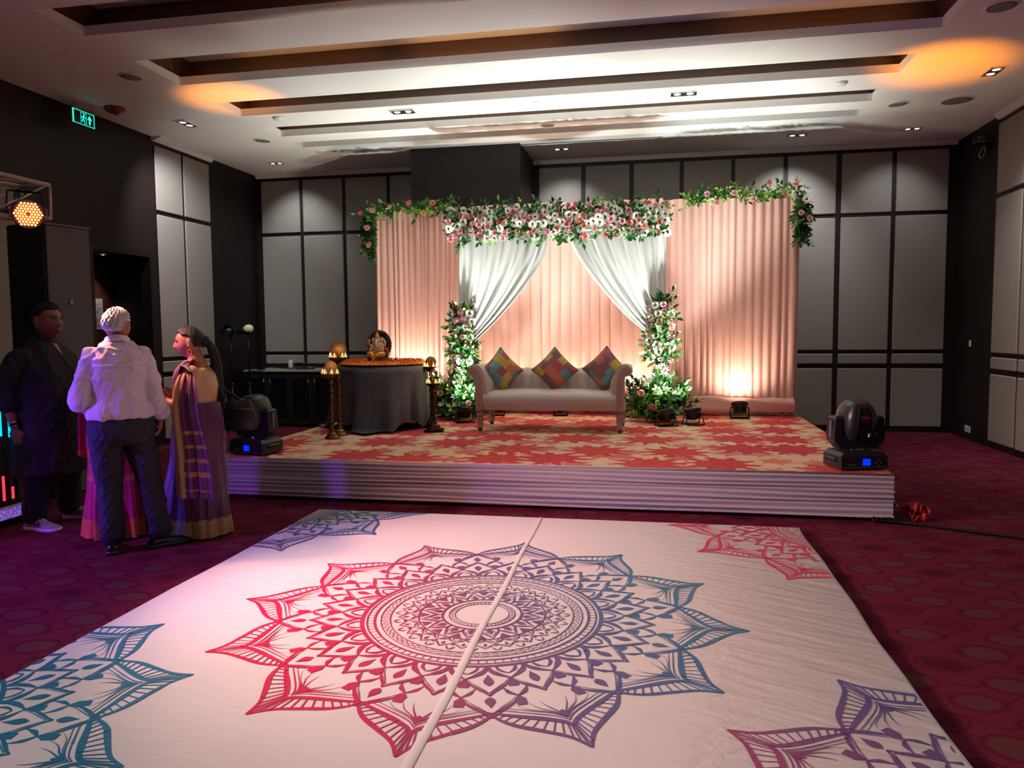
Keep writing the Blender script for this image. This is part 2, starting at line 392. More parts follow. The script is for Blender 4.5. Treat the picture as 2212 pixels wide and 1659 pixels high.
for i, (x, y, rz, lab, pw, sc) in enumerate(DL):
    o = d0 if i == 0 else copy_tree(d0)
    o.location = (x, y, HC-.001); o.rotation_euler.z = rz; o.scale = (sc,)*3; tag(o, lab, 'downlight', 'recessed ceiling downlights')
    if pw: lamp('SPOT', 'downlight_lamp', (x, y, HC-.03), WALLT.get(i, (x, YB, 2.7)), pw*.8, DAY, .04, 88, .9)
    else: lamp('SPOT', 'downlight_lamp', (x, y, HC-.03), (x, y, 0), 30, DAY, .05, 60, .9)
def disc(name, x, y, r, lab, cat, grille=True, grp=None):
    t = thing(name, lab, cat, (x, y, HC), 0, grp)
    m = MB(); m.lathe([(r*1.14, 0), (r*1.14, -.006), (r*1.05, -.014), (r, -.012), (r*.98, -.006)], (0, 0, -.0005), 32, cap=False); m.build('rim', WHITEP, t)
    m = MB(); m.lathe([(r, -.006), (r*.6, -.010), (.001, -.011)], (0, 0, -.0005), 32); m.build('grille' if grille else 'cover', GREYM if grille else WHITEP, t)
    return t
for x, y, r, lab in ((-5.14, 6.86, .1, 'round ceiling speaker between the long coffers and the exit sign'), (-5.157, 9.455, .1, 'round ceiling speaker above the panelled wall strip, near the dark corner'), (2.693, 6.835, .11, 'round ceiling speaker at the top corner of the picture'),
                     (3.323, 9.51, .16, 'largest round ceiling speaker, oval looking, near the pale side wall'), (2.705, 9.518, .1, 'round ceiling speaker between the largest speaker and the coffer end'), (-1.341, 9.537, .08, 'small round ceiling speaker between the two rear coffers above the flower header')):
    disc('ceiling_speaker', x, y, r, lab, 'speaker', True, 'round ceiling speakers')
for x, y, lab in ((-4.431, 8.513, 'small white smoke detector by the left coffer ends'), (-1.315, 8.579, 'small white smoke detector in the middle of the ceiling'), (1.881, 8.575, 'small white smoke detector near the amber glow on the ceiling')):
    t = thing('smoke_detector', lab, 'detector', (x, y, HC), 0, 'white smoke detectors')
    m = MB(); m.lathe([(.062, 0), (.062, -.012), (.05, -.03), (.02, -.036), (.001, -.036)], (0, 0, -.0005), 24); m.build('cover', WHITEP, t)
    m = MB(); m.lathe([(.068, 0), (.068, -.006), (.05, -.008)], (0, 0, -.0005), 24); m.build('base', WHITEP, t)
t = thing('fire_alarm', 'dark red round fire alarm on the ceiling above the exit sign', 'alarm', (-6.03, 7.75, HC))
RED = mat('dark_red_plastic', C(120, 20, 30), .4)
m = MB(); m.lathe([(.11, 0), (.11, -.02), (.085, -.045), (.05, -.06), (.001, -.062)], (0, 0, -.0005), 28); m.build('sounder', RED, t)
m = MB(); m.lathe([(.03, -.055), (.03, -.075), (.02, -.085), (.001, -.086)], (.02, 0, 0), 16); m.build('lens', RED, t)
# exit sign
GREEN = mat('exit_green', C(20, 230, 190), .4, emit=(.02, .85, .62, 1), es=1.3)
t = thing('exit_sign', 'green lit exit sign with running figure and arrow hanging from ceiling', 'sign', (-6.2, 7.463, HC))
yw, z0, z1 = .16, -.258, -.112
m = MB(); m.box((0, 0, (z0+z1)/2), (.008, 2*yw, z1-z0)); pl = m.build('panel', mat('exit_dark_acrylic', C(24, 40, 38), .15, alpha=.9), t)
m = MB(); b = .005
for c, d in (((.006, 0, z0+b/2), (.006, 2*yw, b)), ((.006, 0, z1-b/2), (.006, 2*yw, b)), ((.006, -yw+.007, (z0+z1)/2), (.008, .014, z1-z0)), ((.006, yw-b/2, (z0+z1)/2), (.006, b, z1-z0))): m.box(c, d)
m.build('lit_border', GREEN, t)
def flat_yz(m, pts, x, th=.002): m.hull([(x, p[0], p[1]) for p in pts], [(x+th, p[0], p[1]) for p in pts])
def bar_yz(m, a, b, w, x, th=.002):
    a, b = Vector(a), Vector(b); d = (b-a).normalized()*w/2; q = Vector((-d.y, d.x))
    flat_yz(m, [a-d*.4-q, b+d*.4-q, b+d*.4+q, a-d*.4+q], x, th)
zc = (z0+z1)/2
m = MB()
flat_yz(m, [(.055, zc), (.09, zc+.05), (.125, zc), (.102, zc+.003), (.102, zc-.05), (.078, zc-.05), (.078, zc+.003)], .0052); m.build('arrow', GREEN, t)
m = MB()   # door outline and the figure
for a, b_ in (((-.04, zc-.055), (-.04, zc+.055)), ((-.04, zc+.055), (.04, zc+.055)), ((.04, zc+.055), (.04, zc-.055)), ((.012, zc-.055), (.04, zc-.055))): bar_yz(m, a, b_, .004, .0052)
m.lathe([(.001, 0), (.011, 0), (.011, .002), (.001, .002)], (0, 0, 0), 12) if False else None
hd = [(.006+.010*math.cos(i*PI/5), zc+.038+.010*math.sin(i*PI/5)) for i in range(10)]; flat_yz(m, hd, .0052)
for a, b_, w in (((.002, zc+.022), (-.008, zc-.008), .016), ((.0, zc+.02), (.026, zc+.012), .006), ((.026, zc+.012), (.030, zc-.002), .006), ((-.002, zc+.022), (-.024, zc+.014), .006), ((-.024, zc+.014), (-.03, zc), .006),
                 ((-.006, zc-.006), (.012, zc-.022), .009), ((.012, zc-.022), (.008, zc-.045), .008), ((-.010, zc-.008), (-.018, zc-.03), .009), ((-.018, zc-.03), (-.036, zc-.036), .007)): bar_yz(m, a, b_, w, .0052)
m.build('running_figure', GREEN, t)
m = MB(); m.box((-.004, 0, z1+.016), (.03, 2*yw-.01, .03)); m.build('housing', mat('brushed_steel', C(150, 140, 135), .35, .8), t)
for yy in (-.135, .135): m = MB(); m.tube([(-.004, yy, z1+.03), (-.004, yy, 0)], .004, 8); m.build('hanger_rod', CHROME, t)
# wall camera on the right
t = thing('wall_camera', 'small grey conference camera on a bracket high on dark wall', 'camera', (XR, 10.55, 3.78))
m = MB(); m.box((-.10, 0, -.02), (.2, .10, .018), bev=.004); m.box((-.01, 0, -.05), (.02, .08, .10), bev=.004); m.build('bracket', BLACKM, t)
m = MB(); m.box((-.13, 0, .035), (.10, .13, .07), bev=.015); m.box((-.13, 0, .0), (.12, .15, .02), bev=.008); m.build('body', mat('camera_grey', C(92, 92, 95), .5), t)
m = MB(); m.M = Matrix.Translation((-.17, -.05, .04)) @ Matrix.Rotation(-.7, 4, 'Z') @ Matrix.Rotation(-PI/2, 4, 'Y'); m.lathe([(.03, 0), (.03, .03), (.022, .034), (.02, .026), (.001, .026)], (0, 0, 0), 20); m.build('lens', BLACKP, t)
m = MB(); m.tube(cr([(-.06, .02, -.03), (-.05, .03, -.12), (-.09, .02, -.19), (-.12, .01, -.14), (-.08, 0, -.06)], 6), .004, 6); m.build('cable', WHITEP, t)
m = MB(); m.box((XR-.006, 10.94, 1.266), (.012, .055, .085), bev=.004); m.box((XR-.013, 10.94, 1.266), (.004, .03, .05), bev=.002)
one(m, WHITEP, 'light_switch', 'small white wall switch on the dark pier of the side wall', 'switch')
t = thing('wall_socket', 'cluster of white power sockets low on the dark side wall', 'socket', (XR, 10.92, .13))
for dy, dz in ((-.04, 0), (.055, .004)):
    m = MB(); m.box((-.006, dy, dz), (.012, .085, .085), bev=.004); p = m.build('plate', WHITEP, t)
    m = MB(); m.box((-.0135, dy, dz), (.003, .03, .03), bev=.001); m.build('insert', mat('socket_grey', C(140, 138, 132), .5), t)
m = MB(); m.box((-.008, .15, .012), (.016, .06, .085), bev=.004); m.build('box', BLACKP, t)
# paper notice and lamp in the doorway
t = thing('notice', 'white printed floor plan notice on the red-brown wall in the doorway', 'notice', (AX, 9.07, 1.76))
m = MB(); m.box((.004, 0, 0), (.004, .30, .42)); m.build('sheet', mat('paper', C(225, 220, 222), .7), t)
m = MB(); INK = mat('grey_ink', C(90, 86, 92), .7); random.seed(3)
for k in range(7): m.box((.007, random.uniform(-.03, .09), -.06-.018*k), (.001, random.uniform(.05, .12), .006))
for k in range(26): m.box((.007, random.uniform(-.10, .12), random.uniform(.0, .14)), (.001, random.uniform(.008, .03), random.uniform(.004, .012)))
m.box((.007, -.03, .17), (.001, .10, .016)); tag(m.build('print', INK, t), kind='stuff')
t = thing('recessed_lamp', 'small lit recessed lamp in the doorway ceiling', 'lamp', (AX+.36, 8.83, 2.529))
m = MB(); m.lathe([(.055, 0), (.055, -.008), (.04, -.010), (.038, -.004)], (0, 0, 0), 20, cap=False); m.build('rim', CHROME, t)
m = MB(); m.lathe([(.04, -.003), (.02, -.006), (.001, -.006)], (0, 0, 0), 20); m.build('lens', LENS, t)
lamp('SPOT', 'doorway_lamp', (AX+.30, 8.95, 2.50), (AX, 9.05, 1.3), 12, (1, .85, .75), .03, 75, .6)
# ---------------------------------------------------------------- dance floor with the printed mandala cloth
MX0, MX1, MY0, MY1, MZ = -2.70, 1.03, 2.06, 5.675, .05
def wrinkles(n, o):
    x, y, _ = n.sep(o)
    a = n.noise(n.scale(n.vm('ADD', o, n.scale(n.noise(o, .8, 1, out=1), (.5, .5, 0))), (2.2, 9, 1)), 1.0, 3, .55, dist=.6)
    st = n.comb(n.ma('ADD', n.ma('MULTIPLY', x, 2.5), n.ma('MULTIPLY', y, 1.0)), n.ma('SUBTRACT', n.ma('MULTIPLY', y, 11), n.ma('MULTIPLY', x, -5.0)), 0)
    b = n.noise(st, 1.0, 3, .5)
    zone = n.ma('SUBTRACT', 1, n.ma('MULTIPLY', n.ma('ABSOLUTE', n.ma('SUBTRACT', x, .25)), 2.2), clamp=True)
    c = n.ma('MULTIPLY', n.noise(n.scale(o, (16, 26, 1)), 1.0, 4, .6, dist=.8), n.ma('MULTIPLY', zone, .8))
    right = n.ma('MULTIPLY', n.ma('ADD', x, .1), 1.4, clamp=True)
    h = n.ma('ADD', n.ma('ADD', n.ma('MULTIPLY', a, .5), n.ma('MULTIPLY', b, n.ma('MULTIPLY', right, 1.7))), c)
    n.bump(h, .45, .018)
def m_cloth():
    n = NT('white_satin_flex'); o = n.co(); wrinkles(n, o)
    n.b.inputs['Specular IOR Level'].default_value = .55
    return n.set(Base_Color=n.mix(n.noise(o, 2, 2), C(214, 206, 204), C(224, 217, 215)), Roughness=.33)
def m_print():
    n = NT('printed_ink'); o = n.co(); wrinkles(n, o)
    a = n.node('ShaderNodeAttribute', attribute_name='ink')
    n.b.inputs['Specular IOR Level'].default_value = .5
    return n.set(Base_Color=a.outputs[0], Roughness=.45)
CLOTH, INKM = m_cloth(), m_print()
df = thing('dance_floor', 'low white dance floor covered with a cloth printed with coloured mandalas', 'dance floor', (0, 0, 0))
mb = MB(); mb.box(((MX0+MX1)/2, (MY0+MY1)/2, .021), (MX1-MX0-.03, MY1-MY0-.03, .042)); mb.build('platform', BLACKP, df)
mb = MB()
def edge_wob(t): return .012*math.sin(t*3.1)+.008*math.sin(t*7.7+1)
ny = 60; pts = []
for j in range(ny+1):
    y = MY0+(MY1-MY0)*j/ny; xr = MX1+edge_wob(y)*.45; xl = MX0+edge_wob(y+4)*.3
    pts.append([(xl-.006, y, .004), (xl, y, MZ-.006), (xl+.012, y, MZ), (xr-.02, y, MZ), (xr, y, MZ-.008), (xr+.012+edge_wob(y*2)*.4, y, .004)])
mb.rings([[Vector(p) for p in r] for r in pts], closed=False); mb.f = [f[::-1] for f in mb.f]
mb.add([(MX0, MY1, MZ), (MX1, MY1, MZ), (MX1, MY1+.006, .004), (MX0, MY1+.006, .004)], [(0, 3, 2, 1)])
mb.build('cloth', CLOTH, df, sharp=40)
# printed design -------------------------------------------------
class Ink:
    def __init__(s, c, R, grad): s.c = c; s.k = R/1.33; s.grad = grad; s.v = []; s.f = []; s.z = []
    def quad(s, q):
        # clip to the cloth
        for ax, lim, sg in ((0, MX0+.012, 1), (0, MX1-.02, -1), (1, MY0+.01, 1), (1, MY1-.004, -1)):
            out = []
            for i in range(len(q)):
                a, b = q[i], q[(i+1) % len(q)]; da, db = sg*(a[ax]-lim), sg*(b[ax]-lim)
                if da >= 0: out.append(a)
                if da*db < 0: t = da/(da-db); out.append((a[0]+(b[0]-a[0])*t, a[1]+(b[1]-a[1])*t))
            q = out
            if len(q) < 3: return
        A = sum(q[i][0]*q[(i+1) % len(q)][1]-q[(i+1) % len(q)][0]*q[i][1] for i in range(len(q)))
        if abs(A) < 1e-9: return
        if A < 0: q = q[::-1]
        k = len(s.v); s.v += q; s.z += [(len(s.f) % 61)*.00003]*len(q); s.f.append(tuple(range(k, k+len(q))))
    def tr(s, th, p):
        c, n = math.cos(th), math.sin(th); a, b = p[0]*s.k, p[1]*s.k
        return (s.c[0]+a*c-b*n, s.c[1]+a*n+b*c)
    def strip(s, th, L, Rr, mir=True):
        for sg in ((1, -1) if mir else (1,)):
            l = [s.tr(th, (p[0], p[1]*sg)) for p in L]; r = [s.tr(th, (p[0], p[1]*sg)) for p in Rr]
            for i in range(len(l)-1): s.quad([l[i], l[i+1], r[i+1], r[i]])
    def stroke(s, th, pts, w0, w1=None, w2=None, mir=True, n=5):
        P = cr([(p[0], p[1], 0) for p in pts], n); m = len(P)-1; w1 = w0 if w1 is None else w1; w2 = w1 if w2 is None else w2
        L, Rr = [], []
        for i, p in enumerate(P):
            t = (P[min(i+1, m)]-P[max(i-1, 0)]).normalized(); f = i/m
            w = (w0+(w1-w0)*f*2 if f < .5 else w1+(w2-w1)*(f*2-1))*.58
            L.append((p.x-t.y*w, p.y+t.x*w)); Rr.append((p.x+t.y*w, p.y-t.x*w))
        s.strip(th, L, Rr, mir)
        return P
    def ring(s, r, w, n=120):
        for i in range(n):
            a, b = 2*PI*i/n, 2*PI*(i+1)/n
            s.quad([(s.c[0]+s.k*q*math.cos(t), s.c[1]+s.k*q*math.sin(t)) for q, t in ((r-w/2, a), (r+w/2, a), (r+w/2, b), (r-w/2, b))])
    def drop(s, th, a0, a1, w, n=7, b=0):
        """point at a0, round end at a1"""
        L = []
        for i in range(n+1):
            f = i/n; hw = w*math.sin(PI*f**1.5)**.9 if 0 < f < 1 else 0; L.append((a0+(a1-a0)*f, hw))
        s.strip(th, [(p[0], b+p[1]) for p in L], [(p[0], b-p[1]) for p in L], False)
    def scales(s, th, r0, half, tip, w):
        """ogee scale petal with a double outline"""
        b0 = r0*math.sin(half); a0 = r0*math.cos(half); d = tip-a0
        s.stroke(th, [(a0, b0), (a0+d*.30, b0*.86), (a0+d*.58, b0*.52), (a0+d*.82, b0*.17), (tip, 0)], w*.25, w, w*.5)
        s.stroke(th, [(a0+d*.05, b0*.92), (a0+d*.28, b0*.72), (a0+d*.52, b0*.41), (a0+d*.74, b0*.13), (tip-d*.15, 0)], w*.12, w*.3, w*.2)
    def arch(s, th, r0, half, tip, w):
        b0 = r0*math.tan(half)*.97; d = tip-r0
        s.stroke(th, [(r0, b0), (r0+d*.38, b0*.88), (r0+d*.72, b0*.5), (tip, 0)], w*.5, w, w*.2)
        s.stroke(th, [(r0, b0*.52), (r0+d*.25, b0*.48), (r0+d*.46, b0*.28), (r0+d*.62, 0)], w*.35, w*.55, w*.2)
    def chevron(s, th, a, b, tip, w): s.stroke(th, [(a, b), (a+(tip-a)*.6, b*.62), (tip, 0)], w*.1, w, w*.35)
    def draw(s, inner=True):
        q = PI/12
        for r, w in ((.140, .006), (.170, .007), (.205, .013), (.327, .009), (.472, .007), (.518, .006), (.550, .012), (.588, .008), (.613, .020)): s.ring(r, w)
        for i in range(48): t = 2*PI*i/48; s.strip(t, [(.150, .0045), (.160, .0045)], [(.150, -.0045), (.160, -.0045)], False)
        for i in range(16):
            t = 2*PI*i/16; h = PI/16
            s.stroke(t, [(.205, .040), (.235, .042), (.27, .026), (.318, 0)], .004, .012, .003); s.drop(t, .275, .212, .015)
            s.stroke(t, [(.21, .012), (.25, .022), (.285, .008), (.30, 0)], .002, .003, .002)
            u = t+h; s.strip(u, [(.268, 0), (.318, .030)], [(.268, 0), (.318, -.030)], False)
        for i in range(24):
            t = 2*PI*i/24
            s.arch(t+q/2*1, .33, q/2, .372, .010); s.scales(t, .37, q/2, .435, .006); s.drop(t, .372, .408, .009); s.chevron(t+q/2, .415, .022, .455, .009)
            s.strip(t+q/2, [(.385, .004), (.405, .010)], [(.385, -.004), (.405, -.010)], False)
        for i in range(72):
            t = 2*PI*i/72; d = .019
            s.stroke(t, [(.481, 0), (.495, d), (.509, 0)], .004, n=1)
        for i in range(96): t = 2*PI*i/96; s.strip(t, [(.556, .0022), (.585, .0022)], [(.556, -.0022), (.585, -.0022)], False)
        for i in range(24):
            t = 2*PI*i/24
            s.arch(t+q/2, .618, q/2, .735, .026); s.scales(t, .73, q/2, .885, .015); s.drop(t, .695, .80, .022)
            s.chevron(t+q/2, .815, .052, .895, .020)
            s.strip(t+q/2, [(.745, .004), (.77, .026), (.812, .022)], [(.745, -.004), (.77, -.026), (.812, -.022)], False)
        for i in range(12):
            t = 2*PI*i/12; u = t+q
            s.scales(u, .89, q/2, 1.06, .017); s.drop(u, .985, .895, .023)
            for sg in (1, -1): s.strip(t+sg*q/2, [(.90, .004), (.925, .024), (.975, .020)], [(.90, -.004), (.925, -.024), (.975, -.020)], False)
            O = s.stroke(t, [(.985, .262), (1.03, .258), (1.10, .212), (1.175, .125), (1.25, .045), (1.335, 0)], .006, .022, .010, n=8)
            I = s.stroke(t, [(.985, .258), (1.015, .225), (1.06, .150), (1.105, .075), (1.145, .022), (1.185, 0)], .010, .024, .016, n=8)
            for k in range(3, 41, 3):
                a, b = I[min(k, 40)], O[min(k, 40)]
                s.stroke(t, [(a.x, a.y), (b.x, b.y)], .0058, n=1)
            for dx, w in ((.018, .006), (.034, .004)):
                s.stroke(t, [(.985-dx*.3, .250-dx*.4), (1.01-dx, .215-dx*.5), (1.05-dx, .142-dx*.4), (1.092-dx, .068-dx*.3), (1.125-dx, .020), (1.155-dx, 0)], w*.4, w, w*.7)
            s.drop(t, 1.12, 1.05, .017)
            for b1, b2, a2, w in ((.02, .055, .96, .009), (.035, .105, .945, .008), (.05, .16, .96, .006)):
                s.stroke(t, [(1.10, .004), (1.055, b1), (1.01, b2*.75), (a2, b2)], w, w*.6, w*.1)
    def build(s, name):
        me = bpy.data.meshes.new(name); me.from_pydata([(x, y, MZ+.0008+z) for (x, y), z in zip(s.v, s.z)], [], s.f)
        at = me.color_attributes.new('ink', 'FLOAT_COLOR', 'POINT')
        g, st = s.grad; buf = []
        for x, y in s.v:
            f = ((x-s.c[0])*g[0]+(y-s.c[1])*g[1])/(1.2*s.k)*.5+.5
            f = max(0, min(.999, f))*(len(st)-1); i = int(f); t = f-i
            buf += [st[i][k]*(1-t)+st[i+1][k]*t for k in range(3)]+[1]
        at.data.foreach_set('color', buf); me.materials.append(INKM)
        return child(name, me, df)
CRIM, MAG, PUR, IND, BLU, TEAL = C(205, 14, 76), C(172, 38, 96), C(118, 62, 112), C(82, 74, 132), C(42, 92, 142), C(24, 112, 148)
for c, g, st in (((-.866, 3.67), (.94, .34), [CRIM, CRIM, MAG, PUR, IND, BLU, TEAL]), ((-3.09, 5.67), (.8, .6), [MAG, PUR, PUR, IND, BLU, BLU, TEAL]), ((1.41, 5.61), (.9, .45), [CRIM, CRIM, MAG, PUR, IND, BLU]),
                 ((-3.06, 2.14), (.9, .4), [IND, IND, IND, BLU, TEAL, TEAL]), ((1.40, 2.07), (.75, .66), [CRIM, MAG, PUR, IND, BLU, BLU])):
    k = Ink(c, 1.31, (g, st)); k.draw(); k.build('printed_mandala')
m = MB(); N = 40; rs = []
for j in range(N+1):
    y = MY0+.01+(MY1-MY0-.015)*j/N; f = j/N; x = -.80-.065*f+.004*math.sin(y*5); w = .021-.009*f
    rs.append([V(x-w, y, MZ+.002), V(x-w*.8, y, MZ+.004), V(x+w*.5, y, MZ+.006), V(x+w, y, MZ+.002)])
m.rings(rs, closed=False); m.f = [f[::-1] for f in m.f]; m.build('seam_fold', CLOTH, df)

# ---------------------------------------------------------------- stage
def m_flowers():
    n = NT('red_flower_carpet'); o = n.co(); w = n.noise(o, 6, 3, .6, out=1)
    o2 = n.vm('ADD', o, n.scale(n.vm('SUBTRACT', w, (.5, .5, .5)), (.13, .13, 0)))
    def layer(scale, R0, npet, off, jag):
        v = n.node('ShaderNodeTexVoronoi', {'Scale': scale, 'Randomness': .55}, voronoi_dimensions='2D', feature='F1')
        n.put(v.inputs['Vector'], n.vm('ADD', o2, off))
        d = n.scale(n.vm('SUBTRACT', n.vm('ADD', o2, off), v.outputs['Position']), (1, 1, 0)); x, y, _ = n.sep(d)
        r = n.vm('LENGTH', d); a = n.ma('ARCTAN2', y, x); cr_, cg, _b = n.sep(v.outputs['Color'])
        pet = n.ma('ABSOLUTE', n.ma('SINE', n.ma('ADD', n.ma('MULTIPLY', a, npet/2), n.ma('MULTIPLY', cr_, 6))))
        sub = n.ma('ABSOLUTE', n.ma('SINE', n.ma('MULTIPLY', a, npet*1.5)))
        R = n.ma('MULTIPLY', n.ma('SUBTRACT', n.ma('SUBTRACT', 1, n.ma('MULTIPLY', pet, .40)), n.ma('MULTIPLY', sub, jag)), R0)
        mask = n.ma('MULTIPLY', n.ma('SUBTRACT', R, r), 60, clamp=True)
        line = n.ma('MULTIPLY', n.ma('SUBTRACT', 1, n.ma('MULTIPLY', n.ma('ABSOLUTE', n.ma('SUBTRACT', r, n.ma('MULTIPLY', R, .42))), 160), clamp=True), mask)
        return mask, line, cg, r
    m1, l1, c1, r1 = layer(1.42, .42, 10, (.2, .1, 0), .14); m2, l2, c2, r2 = layer(2.6, .21, 6, (5.3, 2.7, 0), .16)
    base = n.mix(n.noise(o, 9, 3), C(206, 176, 140), C(224, 198, 164))
    base = n.mix(n.ma('MULTIPLY', m2, .8), base, n.mix(c2, C(206, 108, 92), C(196, 66, 72)))
    big = n.mix(n.noise(o2, 6, 3, .6), C(176, 26, 48), n.mix(c1, C(214, 74, 48), C(196, 50, 80)))
    col = n.mix(m1, base, big); col = n.mix(n.ma('MULTIPLY', l1, .8), col, C(226, 150, 84))
    n.bump(n.noise(o, 300, 2), .3, .004)
    return n.set(Base_Color=col, Roughness=.9)
SX0, SX1, SY0, SY1 = -3.93, 1.795, 6.16, 10.30
SKIRT = mat('grey_satin', C(184, 174, 180), .5, var=.06, vs=3, bump=.15, bs=25, bd=.01)
st = thing('stage_platform', 'low stage with red flowered carpet and pleated grey satin skirt', 'stage', (0, 0, 0))
m = MB(); m.box(((SX0+SX1)/2, (SY0+SY1)/2+.02, SZ/2-.01), (SX1-SX0-.04, SY1-SY0-.04, SZ-.03)); m.build('deck', BLACKP, st)
m = MB(); m.box(((SX0+SX1)/2, (SY0+SY1)/2, SZ-.008), (SX1-SX0, SY1-SY0, .016)); m.build('flowered_carpet', m_flowers(), st)
random.seed(11)
zs = [0]; 
while zs[-1] < SZ-.05: zs.append(zs[-1]+random.uniform(.024, .052))
zs = [z*(SZ-.012)/zs[-1] for z in zs]
ph = [random.uniform(0, 6) for _ in zs]
def skirt(P0, P1, nrm, nu):
    P0, P1, nrm = Vector(P0), Vector(P1), Vector(nrm); m = MB(); rs = []
    Lw = (P1-P0).length
    prof = []
    for k in range(len(zs)-1):
        for f, dsp in ((0, .0), (.12, .003), (.45, .018), (.75, .032), (.92, .030), (.985, .004)): prof.append((k, f, dsp))
    prof.append((len(zs)-1, 0, .006))
    for i in range(nu+1):
        u = i/nu; x = u*Lw; row = []
        for k, f, dsp in prof:
            zk = lambda q: zs[q]+(.007*math.sin(x*1.1+ph[q])+.004*math.sin(x*2.9+ph[q]*2) if 0 < q < len(zs)-1 else 0)
            z = zk(k)+((zk(k+1)-zk(k))*f if f else 0)
            sag = (.008+.012*abs(math.sin(x*.8+1)))*(1 if k == 0 and f < .3 else 0)
            row.append(P0+(P1-P0)*u+nrm*(dsp*(.75+.35*math.sin(x*1.7+ph[k])))+V(0, 0, .012+z*.965+sag))
        rs.append(row)
    m.rings(rs, closed=False)
    return m
m = skirt((SX0, SY0, 0), (SX1, SY0, 0), (0, -1, 0), 90); m.f = [f[::-1] for f in m.f]; m.build('skirt', SKIRT, st)
m = skirt((SX1, SY0, 0), (SX1, SY1, 0), (1, 0, 0), 30); m.f = [f[::-1] for f in m.f]; m.build('skirt', SKIRT, st)
m = skirt((SX0, SY1, 0), (SX0, SY0, 0), (-1, 0, 0), 30); m.f = [f[::-1] for f in m.f]; m.build('skirt', SKIRT, st)
m = MB(); m.tube([(SX0, SY0-.004, SZ-.006), (SX1, SY0-.004, SZ-.006)], .011, 8); m.build('edge_hem', SKIRT, st)
# red cloth bunched at the stage corner and the black cable
m = MB(); random.seed(5)
def bunch(u, v):
    a = v*2*PI; r = .045+.02*math.sin(a*3+u*5)+.012*math.sin(a*5)
    return V(SX1+.135+.02*math.sin(u*3)+.08*u+r*math.cos(a)*(.6+.6*u), SY0+.12-.10*u+.03*math.sin(u*9), .005+max(0, .06+.02*math.sin(u*6)+r*math.sin(a)*(.8+.5*u)))
m.grid(lambda u, v: bunch(u, v), 14, 24); one(m, mat('red_cloth', C(176, 34, 40), .75, bump=.3, bs=30), 'red_cloth', 'red cloth bunched on the floor at the stage corner', 'cloth')
m = MB(); random.seed(8)
for k in range(3):
    o = .018*(k-1)
    m.tube(cr([(SX1-.16, SY0-.05+o, .02), (SX1+.0, SY0-.06-o, .014), (2.25, 5.92+o, .012), (2.75, 5.66-o*.6, .012), (3.3, 5.45+o*.5, .012), (4.0, 5.2+o, .012)], 8), .009, 6)
for k in range(16):
    a = random.random()*6; m.tube([(SX1-.16+k*.016, SY0-.075+.02*math.cos(a), .02), (SX1-.15+k*.016, SY0-.045, .035+.01*math.sin(a)), (SX1-.14+k*.016, SY0-.02, .018)], .006, 5)
one(m, mat('black_cable', C(10, 10, 11), .3), 'cable_run', 'glossy black bundle of cables on carpet running from stage corner to side wall', 'cable')

# ---------------------------------------------------------------- backdrop
PEACH = mat('peach_satin', C(226, 176, 164), .62, bump=.12, bs=40, bd=.004, sheen=.2)
IVORY = mat('ivory_satin', C(216, 214, 210), .38, bump=.1, bs=14, bd=.01, sheen=.2)
def pleats(L, lo, hi, seed):
    r = random.Random(seed); e = [0]
    while e[-1] < L: e.append(e[-1]+r.uniform(lo, hi))
    return e, [r.uniform(.6, 1.2) for _ in e], [r.uniform(0, 6) for _ in e]
def curtain(name, lab, x0, x1, y, z0, z1, lo, hi, amp, seed, flare=0, box=False):
    e, am, phs = pleats(x1-x0, lo, hi, seed); m = MB()
    xs = []
    for k in range(len(e)-1):
        w = e[k+1]-e[k]
        for f, d in (((0, 0), (.05, .35), (.10, .9), (.45, 1), (.85, .8), (.95, .35)) if box else ((0, 0), (.10, .35), (.25, .8), (.45, 1), (.65, .85), (.85, .4))): xs.append((e[k]+w*f, d*am[k], k))
    xs = [q for q in xs if q[0] <= x1-x0]; nv = 10; rs = []
    for j in range(nv+1):
        v = j/nv; z = z0+(z1-z0)*v; row = []
        for s, d, k in xs:
            wob = .010*math.sin(v*3+phs[k])*(1-v)
            top = .012*math.sin(s*9+phs[k]) if j == nv else 0
            row.append(V(x0+s+wob, y-amp*d*(1+flare*(1-v)), z+top))
        rs.append(row)
    m.rings(rs, closed=False)
    return one(m, PEACH, name, lab, 'curtain', 'peach backdrop curtains')
YC = 10.10
curtain('backdrop_curtain', 'peach pleated backdrop curtain behind the table with the idol', -3.84, -2.52, YC, SZ+.20, 3.13, .045, .11, .035, 1)
curtain('backdrop_curtain', 'peach pleated backdrop curtain behind the cream sofa', -2.52, .08, YC+.03, SZ+.20, 3.17, .10, .17, .028, 2, box=True)
curtain('backdrop_curtain', 'peach pleated backdrop curtain behind the lone floor spotlight', .08, 1.74, YC, SZ+.20, 3.15, .07, .13, .035, 3)
m = MB(); m.grid(lambda u, v: V(1.74+.018*math.sin(u*22)+.01, YC+u*.26, SZ+.05+(3.10-SZ)*v), 24, 6); one(m, PEACH, 'curtain_return', 'narrow peach curtain turned back at the outer end of the backdrop', 'curtain')
m = MB()
def swag(u, v):
    a = v*1.25*PI-.15*PI; x = -3.84+5.56*u; r = .11+.012*math.sin(x*3.1)+.006*math.sin(x*17+v*9)
    return V(x, YC-.03-.07*math.sin(a)-.03+.012*math.sin(x*2.2+v*11), max(SZ+.003, SZ+.135-r*math.cos(a)*.98+.006*math.sin(x*4+v*14)))
m.grid(swag, 160, 16); one(m, PEACH, 'hem_swag', 'long gathered peach cloth band along the foot of the backdrop', 'drapery')
m = MB()
for x in (-3.8, -2.5, .08, 1.7): m.box((x, YC+.09, SZ+1.38), (.04, .04, 2.72))
